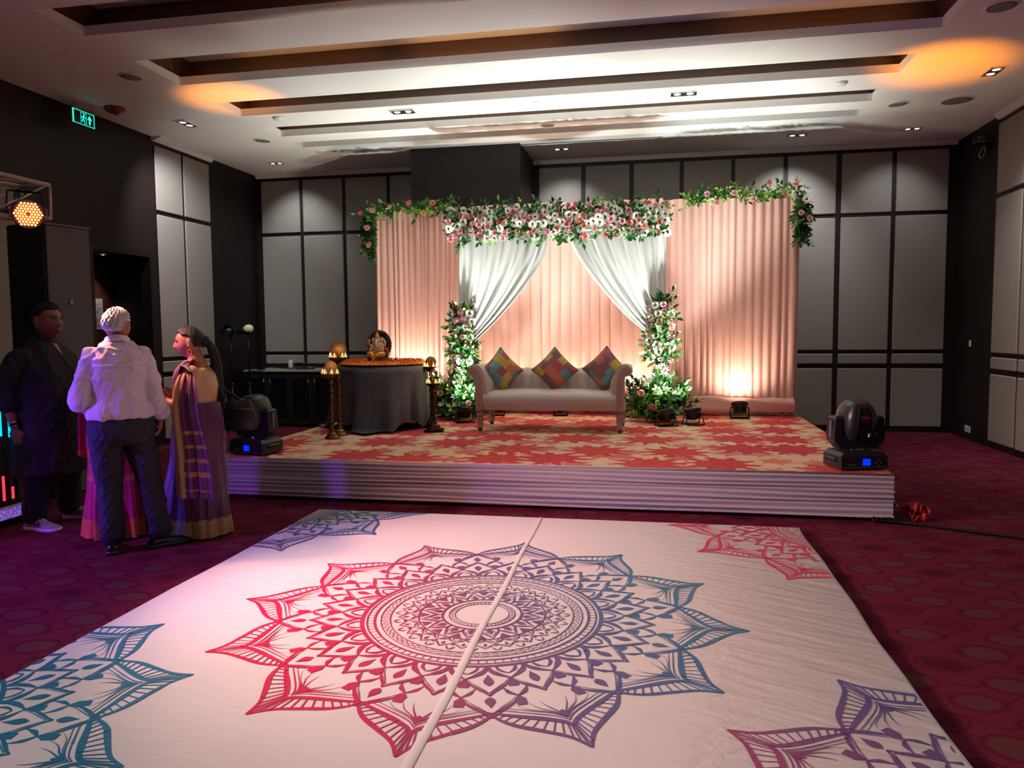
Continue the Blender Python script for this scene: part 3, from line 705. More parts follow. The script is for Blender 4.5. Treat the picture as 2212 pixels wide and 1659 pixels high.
m.box((-1.05, YC+.09, 3.10), (5.54, .04, .04)); one(m, BLACKM, 'backdrop_frame', 'dark metal frame holding up the peach curtains', 'frame')
# gate frame with white drapes
gt = thing('flower_gate_frame', 'white cloth wrapped gate frame standing before the peach curtain', 'frame', (-1.19, 9.5, SZ))
for x in (-2.44, .06):
    m = MB(); m.box((x, 9.5, SZ+1.17), (.11, .11, 2.34), bev=.01); m.build('post', IVORY, gt, world=True)
    m = MB(); rs = []
    for j in range(9):
        v = j/8; z = SZ+.01+v*.62; r = .105-.02*v+.008*math.sin(v*9)
        rs.append([V(x+(r+.012*math.sin(6*a))*math.cos(a), 9.5+(r+.012*math.sin(6*a+1))*math.sin(a), z) for a in [2*PI*i/36 for i in range(36)]])
    m.rings(rs, cap=False); m.build('wrapped_foot', IVORY, gt, world=True)
m = MB(); m.box((-1.19, 9.5, SZ+2.40), (2.62, .11, .11), bev=.01); m.build('beam', IVORY, gt, world=True)
def drape(lab, top, inner, outer, y0, seed, sg):
    r = random.Random(seed); nf = 13; ph = [r.uniform(0, 6) for _ in range(4)]
    I = cr([(p[0], 0, p[1]) for p in inner], 8); O = cr([(p[0], 0, p[1]) for p in outer], 8); n = min(len(I), len(O))-1
    m = MB()
    def fn(u, v):
        k = v*n; i = min(int(k), n-1); f = k-i
        a = O[i].lerp(O[i+1], f); b = I[i].lerp(I[i+1], f)
        uu = u+.02*math.sin(u*9+ph[0])*(1-v)
        p = a.lerp(b, uu); w = (a-b).length
        sag = .10*math.sin(PI*u)*math.sin(PI*v)
        fold = math.sin(u*nf*2*PI/1.0*.55+ph[1]+.8*math.sin(u*5+ph[2]))+.5*math.sin(u*nf*2.3+ph[3]+v*1.5)
        return V(p.x, y0-.075-.02*v-(.012+.022*v)*fold*(.4+min(1, w))-.03*math.sin(PI*v)*(u), p.z-sag*.35*u)
    m.grid(fn, 110, 40)
    mid = MB()
    return one(m, IVORY, 'white_drape', lab, 'drape', 'white drapes')
drape('white satin drape swept to the gate post beside the idol table', None, [(-1.28, 2.70), (-1.36, 2.375), (-1.59, 2.034), (-1.89, 1.689), (-2.20, 1.40), (-2.36, 1.28)], [(-2.47, 2.70), (-2.47, 2.35), (-2.46, 2.0), (-2.455, 1.75), (-2.44, 1.55), (-2.43, 1.30)], 9.45, 4, 1)
drape('white satin drape swept to the gate post nearest the lone floor spotlight', None, [(-1.12, 2.70), (-.949, 2.364), (-.663, 1.988), (-.378, 1.671), (-.135, 1.464), (-.03, 1.36)], [(.10, 2.70), (.10, 2.35), (.095, 2.0), (.09, 1.78), (.08, 1.6), (.06, 1.38)], 9.45, 9, -1)
# ---------------------------------------------------------------- flowers and leaves
def m_leaf(name, a, b):
    n = NT(name); o = n.node('ShaderNodeObjectInfo').outputs['Random']
    n.b.inputs['Specular IOR Level'].default_value = .4
    return n.set(Base_Color=n.mix(o, a, b), Roughness=.5)
LEAFD = m_leaf('dark_leaf', C(28, 66, 30), C(52, 104, 40)); LEAFL = m_leaf('light_leaf', C(92, 142, 48), C(150, 186, 84))
STEM = mat('stem_green', C(48, 84, 36), .6)
PETW = mat('white_petal', C(246, 242, 228), .6); CENT = mat('dark_flower_centre', C(34, 22, 24), .8)
PINK = m_leaf('pink_rose_petal', C(246, 184, 198), C(252, 206, 212)); CORAL = m_leaf('coral_rose_petal', C(248, 152, 146), C(252, 176, 164)); APRI = m_leaf('apricot_rose_petal', C(248, 196, 150), C(250, 210, 176))
LILY = mat('lily_petal', C(240, 240, 214), .5)
def leaf(m, base, d, up, L, Wd, mi=0, curl=.15):
    d = Vector(d).normalized(); up = Vector(up); s = d.cross(up)
    s = s.normalized() if s.length > 1e-3 else V(1, 0, 0); nn = s.cross(d); b = Vector(base)
    P = [(0, 0, 0), (.3, .42, .06), (.62, .5, .05), (1, 0, -curl)]
    vs = [b, b+d*L*.3+s*Wd*.42+nn*L*.06, b+d*L*.62+s*Wd*.46+nn*L*.04, b+d*L-nn*L*curl, b+d*L*.62-s*Wd*.46+nn*L*.04, b+d*L*.3-s*Wd*.42+nn*L*.06, b+d*L*.3, b+d*L*.62-nn*L*.02]
    m.add(vs, [(0, 6, 1), (1, 6, 7, 2), (2, 7, 3), (0, 5, 6), (5, 4, 7, 6), (4, 3, 7)], mi, True)
def sprig_mesh(seed, mt, n=7, L=.15, leafL=.075, leafW=.042):
    r = random.Random(seed); m = MB(); m.tube([(0, 0, 0), (.006, .004, L*.5), (0, .012, L)], [.0028, .002, .0012], 4, 1)
    for k in range(n):
        f = (k+.6)/n; a = k*2.4+r.uniform(-.3, .3); z = L*f
        d = V(math.cos(a), math.sin(a), .55+.5*f); leaf(m, (.004*math.cos(a), .006*f+.004*math.sin(a), z*.95), d, (0, 0, 1), leafL*r.uniform(.8, 1.15)*(1.1-.3*f), leafW*r.uniform(.85, 1.15))
    leaf(m, (0, .012, L), (0, .15, 1), (0, -1, 0), leafL, leafW)
    me = m.mesh('leaf_sprig'); me.materials.append(mt); me.materials.append(STEM); return me
SPD = [sprig_mesh(i, LEAFD) for i in range(3)]; SPL = [sprig_mesh(i+5, LEAFL, 6, .13, .065, .034) for i in range(2)]
SPN = [sprig_mesh(i+9, LEAFL, 10, .13, .045, .022) for i in range(2)]
def frond_mesh(mt, L=.42, n=15, wl=.13):
    m = MB(); pts = [(0, 0, L*t) if False else (0, -.10*t*t, L*t) for t in [i/8 for i in range(9)]]; m.tube(pts, [.004-.003*i/8 for i in range(9)], 4, 1)
    for k in range(n):
        f = .12+.86*k/n; p = V(0, -.10*f*f, L*f); w = wl*math.sin(PI*(.18+.8*f))
        for s in (-1, 1): leaf(m, p, (s*1.0, -.1, .75), (0, -1, .2), w, .014, 0, .12)
    me = m.mesh('palm_frond'); me.materials.append(mt); me.materials.append(STEM); return me
FRD, FRL = frond_mesh(LEAFD), frond_mesh(LEAFL)
def gerbera_mesh():
    m = MB()
    for ring, n, R, tilt in ((0, 15, .056, .10), (1, 13, .042, .32)):
        for k in range(n):
            a = 2*PI*(k+.5*ring)/n; d = V(math.cos(a), math.sin(a), tilt); s = V(-math.sin(a), math.cos(a), 0); w = .0088
            b = d*.008; p1 = d*R*.55; p2 = d*R*.9; p3 = d*R
            m.add([b-s*w*.4, b+s*w*.4, p1+s*w, p2+s*w*.8, p3, p2-s*w*.8, p1-s*w], [(0, 1, 2, 6), (6, 2, 3, 5), (5, 3, 4)], 0, False)
    me = m.mesh('gerbera'); me.materials.append(PETW)
    m = MB(); m.ell((0, 0, .009), (.0135, .0135, .009), 12, 6); c = m.mesh('flower_centre'); c.materials.append(CENT)
    return me, c
GER, GERC = gerbera_mesh()
def rose_mesh(mt, R=.036):
    m = MB()
    for ring, (n, r, h, op) in enumerate(((3, .30, .92, .15), (4, .55, .86, .30), (5, .80, .72, .55), (5, 1.0, .5, .95))):
        for k in range(n):
            a0 = 2*PI*(k/n)+ring*.7; half = PI/n*1.25
            def fn(u, v, a0=a0, half=half, r=r, h=h, op=op):
                a = a0+(u-.5)*2*half; rr = R*r*(.35+.65*math.sin(v*PI/2))*(1+.0*u)+R*op*.35*max(0, v-.7)
                z = R*(h*v*1.1-.45-.35*op*max(0, v-.75)-(abs(u-.5)**2)*.5*v)
                return V(rr*math.cos(a), rr*math.sin(a), z+R*.3)
            m.grid(fn, 4, 4)
    me = m.mesh('rose'); me.materials.append(mt); return me
RP, RC, RA = rose_mesh(PINK), rose_mesh(CORAL), rose_mesh(APRI)
def lily_mesh():
    m = MB()
    for k in range(6):
        a = k*PI/3; leaf(m, (0, 0, .02), (math.cos(a)*.8, math.sin(a)*.8, .9), (0, 0, 1), .06, .026, 0, .25)
    m.tube([(0, 0, -.05), (0, 0, .025)], [.004, .008], 6, 1); me = m.mesh('lily'); me.materials.append(LILY); me.materials.append(STEM); return me
LIL = lily_mesh()
def face(d, spin): return Vector(d).to_track_quat('Z', 'Y') @ Matrix.Rotation(spin, 3, 'Z').to_quaternion()
class Arr:
    """one flower arrangement: an Empty with sprigs and blossoms as parts (positions in world coordinates)"""
    def __init__(s, name, lab, loc, seed, grp=None): s.o = thing(name, lab, 'flower arrangement', loc, 0, grp); s.l = Vector(loc); s.r = random.Random(seed)
    def sprig(s, p, d, me=None, sc=1, name='leaf_sprig'):
        me = me or s.r.choice(SPD+SPL); child(name, me, s.o, Vector(p)-s.l, face(d, s.r.uniform(0, 6)), sc*s.r.uniform(.85, 1.15))
    def flower(s, p, d, kind, sc=1):
        me = {'g': GER, 'p': RP, 'c': RC, 'a': RA, 'l': LIL}[kind]; sc *= s.r.uniform(.88, 1.1)
        f = child({'g': 'gerbera', 'l': 'lily'}.get(kind, 'rose'), me, s.o, Vector(p)-s.l, face(d, s.r.uniform(0, 6)), sc)
        if kind == 'g': child('flower_centre', GERC, f)
# header over the gate
A = Arr('flower_header', 'long header of white gerberas, pink and coral roses above the gate', (-1.2, 9.45, 2.62), 21)
R_ = A.r
for k in range(250):
    x = R_.uniform(-2.56, .12); z = R_.uniform(2.66, 2.98); e = (x+1.22)/1.34
    d = V(.5*e**3+R_.uniform(-.6, .6), -1+R_.uniform(-.1, .6), R_.uniform(-.8, .9)+(z-2.82)*4)
    A.sprig((x, 9.40-R_.uniform(0, .05), z), d, R_.choice(SPD*3+SPL+SPN))
pts = []
while len(pts) < 168:
    p = (R_.uniform(-2.58, .13), R_.uniform(2.63, 3.02)); 
    if all((p[0]-q[0])**2+(p[1]-q[1])**2 > .0032 for q in pts) or R_.random() < .004: pts.append(p)
for i, (x, z) in enumerate(pts):
    right = x > -.55
    k = R_.choice('gggggg'+('ccppp' if right else 'pppppc'))
    A.flower((x, 9.255+.10*abs((z-2.82)/.2)**2-R_.uniform(0, .03), z), (R_.uniform(-.25, .25)-.05, -1, R_.uniform(-.35, .15)+(z-2.85)*.8), k)
# corner garlands
def garland(lab, path, drop, seed, flowers):
    A = Arr('corner_garland', lab, path[0], seed, 'corner garlands')
    P = cr(path, 10); L = len(P)
    for k in range(95):
        f = A.r.random(); p = P[min(L-1, int(f*(L-1)))]+V(A.r.uniform(-.06, .06), A.r.uniform(-.03, .02), A.r.uniform(-.035, .05))
        A.sprig(p, (A.r.uniform(-1, 1), A.r.uniform(-1, -.1), A.r.uniform(-.5, .8)), A.r.choice(SPD+SPL*2+SPN*2), .9)
    D = cr(drop, 8)
    for k in range(70):
        f = A.r.random()**.8; p = D[min(len(D)-1, int(f*(len(D)-1)))]+V(A.r.uniform(-.06, .06)*(1-.4*f), A.r.uniform(-.03, .03), A.r.uniform(-.03, .03))
        A.sprig(p, (A.r.uniform(-.8, .8), A.r.uniform(-.8, -.1), -1+A.r.uniform(-.2, .5)), A.r.choice(SPD*2+SPN), .9)
    for (x, z, k) in flowers: A.flower((x, 9.88, z), (A.r.uniform(-.4, .4), -1, .2), k)
garland('leafy corner garland with pink roses at the curtain end beside the idol table', [(-3.90, 10.0, 3.09), (-3.5, 10.0, 3.13), (-3.1, 10.0, 3.12), (-2.72, 10.0, 3.16)], [(-3.88, 10.0, 3.08), (-3.90, 10.0, 2.85), (-3.87, 10.0, 2.55)], 31,
        [(-3.97, 3.10, 'c'), (-3.80, 3.13, 'p'), (-3.55, 3.17, 'p'), (-3.62, 3.02, 'p'), (-3.28, 3.21, 'c'), (-3.36, 3.10, 'p'), (-2.95, 3.20, 'c'), (-3.08, 3.07, 'a'), (-3.88, 2.9, 'p'), (-3.86, 2.67, 'p')])
garland('leafy corner garland with pink roses at the tall curtain end above the lone floor spotlight', [(.40, 10.0, 3.10), (.8, 10.0, 3.16), (1.25, 10.0, 3.14), (1.78, 10.0, 3.20)], [(1.76, 10.0, 3.15), (1.78, 10.0, 2.9), (1.76, 10.0, 2.60)], 33,
        [(.62, 3.17, 'p'), (.95, 3.17, 'p'), (1.18, 3.09, 'p'), (1.36, 3.28, 'c'), (1.55, 3.13, 'c'), (1.68, 3.25, 'p'), (1.80, 3.06, 'g'), (1.74, 2.90, 'p'), (1.84, 2.83, 'p'), (.74, 3.06, 'p')])
def pillar(lab, x, seed, z0, z1):
    y = 9.42; A = Arr('flower_pillar', lab, (x, y, z0), seed, 'flower pillars')
    for k in range(120):
        a = A.r.uniform(PI*.95, PI*2.05); z = A.r.uniform(z0+.02, z1); A.sprig((x+.05*math.cos(a), y+.05*math.sin(a), z), (math.cos(a), math.sin(a), A.r.uniform(-.5, .9)+(1.5 if z > z1-.12 else 0)), A.r.choice(SPD*2+SPL*2+SPN))
    for k in range(16):
        a = PI*1.5+A.r.uniform(-1.5, 1.5); z = A.r.uniform(z0+.0, z1-.3); A.sprig((x, y, z), (math.cos(a)*1.2, math.sin(a)*.7, A.r.uniform(-.9, .2)), A.r.choice((FRD, FRL)), .68, 'palm_frond')
    for k in range(7):
        A.sprig((x+A.r.uniform(-.04, .04), y-.06, z0+.10), (A.r.uniform(-.5, .5), -.35, -1), A.r.choice((FRD, FRL)), .8, 'palm_frond')
    pts = []; tries = 0
    while len(pts) < 27 and tries < 4000:
        tries += 1; p = (A.r.uniform(-.145, .145), A.r.uniform(z0+.06, z1-.02))
        if all((p[0]-q[0])**2+(p[1]-q[1])**2 > .0062 for q in pts): pts.append(p)
    for i, (dx, z) in enumerate(pts): A.flower((x+dx, y-.165+dx*dx*3.0, z), (dx*4, -1, A.r.uniform(-.1, .5)), 'gpgpp'[i % 5])
    for k in range(6): A.flower((x+A.r.uniform(-.1, .1), y-.16, z0-.02-A.r.uniform(0, .14)), (A.r.uniform(-.4, .4), -1, .3), 'l', .9)
pillar('flower pillar of pink roses and gerberas on the gate post beside the idol table', -2.43, 41, 1.02, 1.74)
pillar('flower pillar of pink roses and gerberas on the gate post nearest the pair of floor spotlights', .055, 43, 1.06, 1.81)
def base(lab, x, seed, roses, lilies):
    y = 9.36; A = Arr('floor_bouquet', lab, (x, y, SZ), seed, 'floor bouquets')
    for k in range(150):
        a = A.r.uniform(PI*.9, PI*2.1); ph = A.r.uniform(.05, 1.35); r = A.r.uniform(.05, .30)
        p = (x+r*math.cos(a)*1.15*math.cos(ph*.6), y+r*math.sin(a)*.75*math.cos(ph*.6), SZ+.03+.40*math.sin(ph)*A.r.uniform(.5, 1))
        A.sprig(p, (math.cos(a), math.sin(a), .3+ph*.9), A.r.choice(SPD*2+SPL+SPN), 1.15)
    for k in range(13):
        a = PI*(1+.07*k)+A.r.uniform(-.15, .15); A.sprig((x, y, SZ+.06), (math.cos(a), math.sin(a)*.75, A.r.uniform(.08, .35)), FRD, A.r.uniform(.8, 1.05), 'palm_frond')
    for k in range(5): A.sprig((x+A.r.uniform(-.1, .1), y+.02, SZ+.2), (A.r.uniform(-.5, .5), -.2, 1), FRD, A.r.uniform(.8, 1.0), 'palm_frond')
    for dx, dz, k in roses: A.flower((x+dx, y-.27, SZ+dz), (dx, -1, .35), k)
    for dx, dz in lilies: A.flower((x+dx, y-.24, SZ+dz), (dx, -.8, .9), 'l', 1.25)
base('leafy floor bouquet with an apricot rose between the idol table and the sofa', -2.46, 51, [(-.19, .34, 'a'), (.17, .22, 'p')], [(.0, .26), (.02, .16), (-.17, .17), (.05, .45), (-.16, .47)])
base('leafy floor bouquet with white lilies behind the pair of floor spotlights', .04, 53, [(-.21, .36, 'c'), (-.09, .20, 'a'), (-.06, .19, 'c')], [(-.02, .36), (.17, .34), (.21, .36), (.13, .55), (-.13, .46), (.08, .36)])
# ---------------------------------------------------------------- sofa and cushions
LEATH = mat('cream_leather', C(196, 178, 168), .42, var=.04, vs=4, bump=.15, bs=90, bd=.003)
MAUVE = mat('mauve_leather', C(168, 138, 132), .45, bump=.1, bs=90, bd=.003)
BRASS = mat('aged_brass', C(122, 90, 50), .36, .9, var=.25, vs=30)
sf = thing('sofa', 'cream scroll-arm sofa on turned legs in the middle of the stage', 'sofa', (-1.155, 8.5, SZ))
LX, RX = -.785, .785   # half width between arms (local)
def loc(m, name, mt, par=sf, **k): return m.build(name, mt, par, **k)
m = MB(); prof = [(-.29, .235), (-.335, .245), (-.36, .30), (-.362, .37), (-.335, .415), (-.28, .432), (0, .445), (.24, .43), (.30, .40), (.30, .235)]
xs = [-.775+1.55*i/24 for i in range(25)]
m.rings([[V(x, y, z+(.012*math.sin(PI*i/24) if z > .4 else 0)) for y, z in prof] for i, x in enumerate(xs)]); loc(m, 'seat', LEATH, fix=True, sharp=50)
m = MB(); rs = []
for i in range(97):
    u = i/96; x = -.79+1.58*u; t = abs(math.sin(u*PI*12)); b = .028*t
    rs.append([V(x, .235-b, .40), V(x, .225-b*1.1, .50), V(x, .228-b, .60), V(x, .245-b*.6, .655), V(x, .285, .675+.008*t), V(x, .33, .65), V(x, .345, .55), V(x, .345, .24), V(x, .26, .24)])
m.rings(rs); loc(m, 'backrest', LEATH, fix=True, sharp=60)
def arm(sg, name):
    p = [(.70, .245), (.69, .43), (.70, .56), (.725, .66), (.765, .725), (.815, .752), (.865, .742), (.90, .705), (.905, .66), (.88, .625), (.845, .618), (.82, .60), (.808, .54), (.80, .40), (.795, .245)]
    m = MB(); rs = []
    for j in range(9):
        v = j/8; y = -.335+.66*v; k = 1-.10*math.sin(PI*v)*0
        infl = .035*math.sin(PI*min(1, v*1.3))
        rs.append([V(sg*(q[0]-(infl if q[0] < .72 else 0)), y, q[1]-(.02*v if q[1] > .6 else 0)) for q in p])
    m.rings(rs); a = loc(m, 'armrest', LEATH, fix=True, sharp=50)
    m = MB(); q = [(.735, .235), (.738, .43), (.745, .56), (.765, .65), (.80, .708), (.845, .726), (.885, .705), (.898, .665), (.88, .632), (.85, .632), (.825, .61), (.815, .5), (.812, .235)]
    m.hull([(sg*x, -.372, z) for x, z in q], [(sg*x, -.334, z) for x, z in q]); loc(m, 'front_board', MAUVE, a, fix=True)
    for z in (.30, .42, .66):
        m = MB(); m.ell((sg*(.776 if z < .6 else .84), -.374, z), (.007, .004, .007), 8, 5); loc(m, 'stud', BRASS, a)
for sg in (-1, 1): arm(sg, 'armrest')
for x in (-.775, .775):
    for y in (-.31, .30):
        m = MB(); m.lathe([(.036, .24), (.036, .20), (.046, .19), (.046, .175), (.036, .165), (.038, .12), (.028, .055), (.034, .05), (.034, .04), (.026, .035)], (x, y, 0), 16, 0); l = loc(m, 'leg', MAUVE)
        m = MB(); m.lathe([(.026, .036), (.024, .006), (.018, 0)], (x, y, 0), 16); loc(m, 'foot_cap', BRASS, l)
def m_patch(name, off):
    n = NT(name); o = n.vm('ADD', n.co(), off); x, _, z = n.sep(o)
    u = n.ma('MULTIPLY', x, 10.2); v = n.ma('MULTIPLY', z, 10.2)
    w = n.node('ShaderNodeTexWhiteNoise', (n.comb(n.ma('FLOOR', n.ma('ADD', u, n.ma('MULTIPLY', n.ma('FLOOR', v), .37))), n.ma('FLOOR', v), 0),), noise_dimensions='3D').outputs['Value']
    c = n.ramp(w, [(0, C(110, 42, 72)), (.24, C(176, 142, 40)), (.40, C(64, 128, 138)), (.60, C(186, 78, 52)), (.72, C(160, 40, 76)), (.86, C(84, 48, 84))], 'CONSTANT')
    d = n.ma('MULTIPLY', n.ma('SINE', n.ma('MULTIPLY', n.ma('ADD', x, z), 260)), n.ma('SINE', n.ma('MULTIPLY', n.ma('SUBTRACT', x, z), 260)))
    c = n.mix(n.ma('MULTIPLY', n.ma('GREATER_THAN', d, .35), .45), c, C(226, 196, 150))
    n.bump(n.noise(o, 160, 2), .3, .003)
    return n.set(Base_Color=c, Roughness=.75)
def cushion(lab, pos, rot, off):
    t = thing('cushion', lab, 'cushion', pos, 0, 'patchwork cushions'); t.rotation_euler = rot; a = .19
    m = MB()
    for sg in (1, -1):
        def fn(u, v, sg=sg):
            x, z = u*2-1, v*2-1; k = 1-.10*(1-abs(x)**2)*0-.07*(1-z*z)*0
            px = x*(1-.09*(1-z*z)*abs(x)); pz = z*(1-.09*(1-x*x)*abs(z)); th = .075*((1-x**4)*(1-z**4))**.55
            return V(a*px, sg*-th, a*pz)
        k0 = len(m.f); m.grid(fn, 16, 16)
        if sg < 0: m.f[k0:] = [f[::-1] for f in m.f[k0:]]
    m.build('cover', m_patch('patchwork_brocade', off), t)
    e = []
    for i in range(64):
        f = i/64*4; s, q = int(f), (f % 1)*2-1; x, z = ((q, -1), (1, q), (-q, 1), (-1, -q))[s]
        e.append(V(a*x*(1-.09*(1-z*z)*abs(x)), 0, a*z*(1-.09*(1-x*x)*abs(z))))
    m = MB(); m.tube(e+[e[0]], .006, 6); m.build('piping', mat('olive_piping', C(120, 104, 40), .6), t)
cushion('patchwork cushion leaning on the scroll arm nearest the idol table', (-1.735, 8.50, SZ+.665), (-.30, PI/4, .42), (0, 0, 0))
cushion('patchwork cushion standing on its corner in the middle of the sofa', (-1.13, 8.53, SZ+.665), (-.30, PI/4, 0), (.7, 0, .3))
cushion('patchwork cushion leaning on the sofa arm nearest the pair of floor spotlights', (-.56, 8.50, SZ+.675), (-.30, PI/4, -.42), (1.3, 0, .9))

# ---------------------------------------------------------------- table with idol
tx, ty, tz, tr = -3.155, 8.42, 1.105, .505
def m_sequin():
    n = NT('black_sequin_cloth'); o = n.co(); f = n.noise(o, 130, 3, .7)
    n.bump(f, .8, .006)
    return n.set(Base_Color=n.ramp(f, [(.35, C(26, 26, 32)), (.58, C(84, 82, 90)), (.70, C(160, 158, 166))]), Roughness=.5)
tb = thing('round_table', 'round table hidden under a black sequinned cloth', 'table', (tx, ty, SZ))
m = MB(); m.lathe([(tr-.02, tz-SZ-.03), (tr, tz-SZ-.02), (tr, tz-SZ-.006), (tr-.02, tz-SZ-.004)], (0, 0, 0), 40); m.build('table_top', BLACKP, tb)
for a in (.5, 2.1, 3.7, 5.3):
    m = MB(); m.tube([(.40*math.cos(a), .40*math.sin(a), 0), (.36*math.cos(a), .36*math.sin(a), tz-SZ-.03)], .018, 10); m.build('leg', BLACKM, tb)
def gs_(a, s): a = (a+PI) % (2*PI)-PI; return math.exp(-(a/s)**4)
m = MB(); nA, nV = 220, 26; hs = 1.14
def cl(u, v):
    a = 2*PI*u; b = a-PI/2*0-.12
    half = hs/max(abs(math.cos(b-PI/4)), abs(math.sin(b-PI/4))) if False else hs/max(abs(math.cos(b+PI/4)), abs(math.sin(b+PI/4)))
    drop = half-tr
    if v < .12: r = tr*v/.12; return V(tx+r*math.cos(a), ty+r*math.sin(a), tz)
    q = (v-.12)/.88; s = drop*q; zmax = tz-SZ-.012
    z = min(s, zmax); over = max(0, s-zmax)
    fold = (.5+.5*math.sin(a*11+1.1*math.sin(a*3)))*.095*sstep(0, 1, q)+.03*math.sin(a*17+1)*q*q
    corner = math.exp(-((((b+PI/4) % (PI/2))-PI/4)/.30)**2)
    r = tr+.006+.02*sstep(0, .1, q)+fold+corner*.13*q*q+over*.30
    near = gs_(a, .55); r = r*(1-near)+min(r, tr+.035)*near
    return V(tx+r*math.cos(a), ty+r*math.sin(a), tz+.002-z*(1-.02*q))
m.grid(cl, nA, nV, wrap=True); one(m, m_sequin(), 'table_cloth', 'black sequinned cloth hanging to the carpet from the idol table', 'tablecloth')
random.seed(17)
PETO = m_leaf('marigold_petal', C(214, 96, 14), C(236, 134, 22)); PETR = mat('red_rose_petal', C(150, 24, 40), .6)
m = MB()
def mound(x, y):
    r = math.hypot(x, y); return (.028+.02*math.exp(-((r-.42)/.10)**2))*(1 if r < .48 else max(0, 1-(r-.48)/.03))
m.grid(lambda u, v: V(tx+v*.50*math.cos(2*PI*u), ty+v*.50*math.sin(2*PI*u), tz+.003+mound(v*.50, 0)*.8), 60, 10, wrap=True)
for k in range(4200):
    r = .505*math.sqrt(random.random()); a = random.uniform(0, 2*PI); x, y = r*math.cos(a), r*math.sin(a)
    red = (x > -.02 and x < .22 and y > .05 and random.random() < .75) or random.random() < .015
    d = V(random.uniform(-1, 1), random.uniform(-1, 1), random.uniform(0, 1)).normalized(); s = d.cross(V(random.random(), random.random(), 1)).normalized()
    p = V(tx+x, ty+y, tz+.005+mound(r, 0)*random.uniform(.75, 1.05)); L, Wd = random.uniform(.012, .022), random.uniform(.005, .009)
    m.add([p, p+d*L*.5+s*Wd, p+d*L, p+d*L*.5-s*Wd], [(0, 1, 2, 3)], 1 if red else 0, False)
o = one(m, [PETO, PETR], 'marigold_petals', 'bed of orange marigold petals strewn over the idol table top', 'petals'); o['kind'] = 'stuff'
# idol
ix, iy, iz = -3.20, 8.40, tz+.03
id_ = thing('idol', 'small painted seated elephant-headed deity idol with an oval halo on the petals', 'idol', (ix, iy, iz)); id_.scale = (1.14,)*3
DARKG = mat('dark_green_paint', C(36, 44, 40), .45, var=.2, vs=40); PALE = mat('pale_flesh_paint', C(214, 178, 150), .45); GOLD = mat('gold_paint', C(206, 146, 40), .35, .35); PLUM = mat('plum_paint', C(72, 28, 52), .5); SAGE = mat('sage_paint', C(128, 142, 116), .5); CRIMS = mat('crimson_paint', C(170, 30, 60), .5)
m = MB(); m.lathe([(.115, 0), (.12, .012), (.105, .03), (.11, .045), (.10, .06), (.001, .062)], (0, .01, 0), 28); m.build('pedestal', PLUM, id_)
m = MB(); N = 40
def halo(r0, r1, y0, y1, mi):
    o_, i_ = [], []
    for k in range(N+1):
        a = -.25*PI+1.5*PI*k/N; q = 1+.03*math.cos(k*PI*.999)
        for L, r, y in ((o_, r1*q, y0), (i_, r0, y0)): L.append(V(r*.88*math.cos(a), y, .175+r*1.02*math.sin(a)))
    for k in range(N):
        a, b, c, d = i_[k], i_[k+1], o_[k+1], o_[k]; off = V(0, y1-y0, 0)
        m.add([a, b, c, d, a+off, b+off, c+off, d+off], [(0, 1, 2, 3), (7, 6, 5, 4), (3, 2, 6, 7), (1, 0, 4, 5)], mi, True)
halo(.095, .138, .045, .075, 0); halo(.001, .098, .062, .072, 1)
m.build('halo', [DARKG, SAGE], id_, fix=True)
m = MB()
for k in range(26):
    a = -.2*PI+1.4*PI*k/25; m.ell((.128*math.cos(a), .045, .175+.148*math.sin(a)), .009, 6, 4)
m.build('halo_beads', DARKG, id_)
m = MB(); m.ell((0, 0, .125), (.052, .046, .058), 16, 10); m.ell((0, -.005, .175), (.045, .036, .035), 14, 8); m.ell((0, -.014, .222), (.034, .034, .036), 14, 10)
for s in (-1, 1):
    m.ell((s*.043, .004, .222), (.024, .008, .030), 10, 6)
    m.tube(cr([(s*.04, .0, .182), (s*.075, -.006, .165), (s*.085, -.022, .195), (s*.078, -.03, .225)], 4), [.014]*5+[.012]*5+[.010]*3, 8, roundcap=True)
    m.tube(cr([(s*.038, -.005, .168), (s*.064, -.02, .135), (s*.060, -.05, .118)], 4), [.014]*5+[.011]*4, 8, roundcap=True)
m.tube(cr([(0, -.042, .218), (.002, -.054, .190), (.012, -.056, .160), (.03, -.058, .145), (.036, -.06, .160)], 4), [.014]*4+[.012]*4+[.010]*4+[.008]*5, 8, roundcap=True)
m.build('figure', PALE, id_)
m = MB()
for s in (-1, 1): m.tube(cr([(s*.03, -.005, .085), (s*.075, -.045, .082), (s*.03, -.085, .072), (s*.004 if s > 0 else -.012, -.09, .03 if s < 0 else .062)], 5), [.034]*5+[.030]*5+[.022]*6, 10, roundcap=True)
m.ell((0, 0, .085), (.058, .05, .03), 14, 6); m.build('dhoti', GOLD, id_)
m = MB(); m.lathe([(.030, .245), (.033, .252), (.024, .262), (.026, .27), (.014, .285), (.010, .298), (.001, .308)], (0, -.01, 0), 16); m.ell((0, -.042, .258), (.010, .006, .014), 8, 6); m.build('crown', GOLD, id_)
for s in (-1, 1):
    m = MB(); m.tube([(s*.095, .02, .13), (s*.095, -.04, .13)], .016, 12, roundcap=True); b = m.build('bolster', CRIMS, id_)
    m = MB(); m.box((s*.095, -.01, .09), (.04, .08, .06), bev=.008); m.build('arm_post', DARKG, id_)

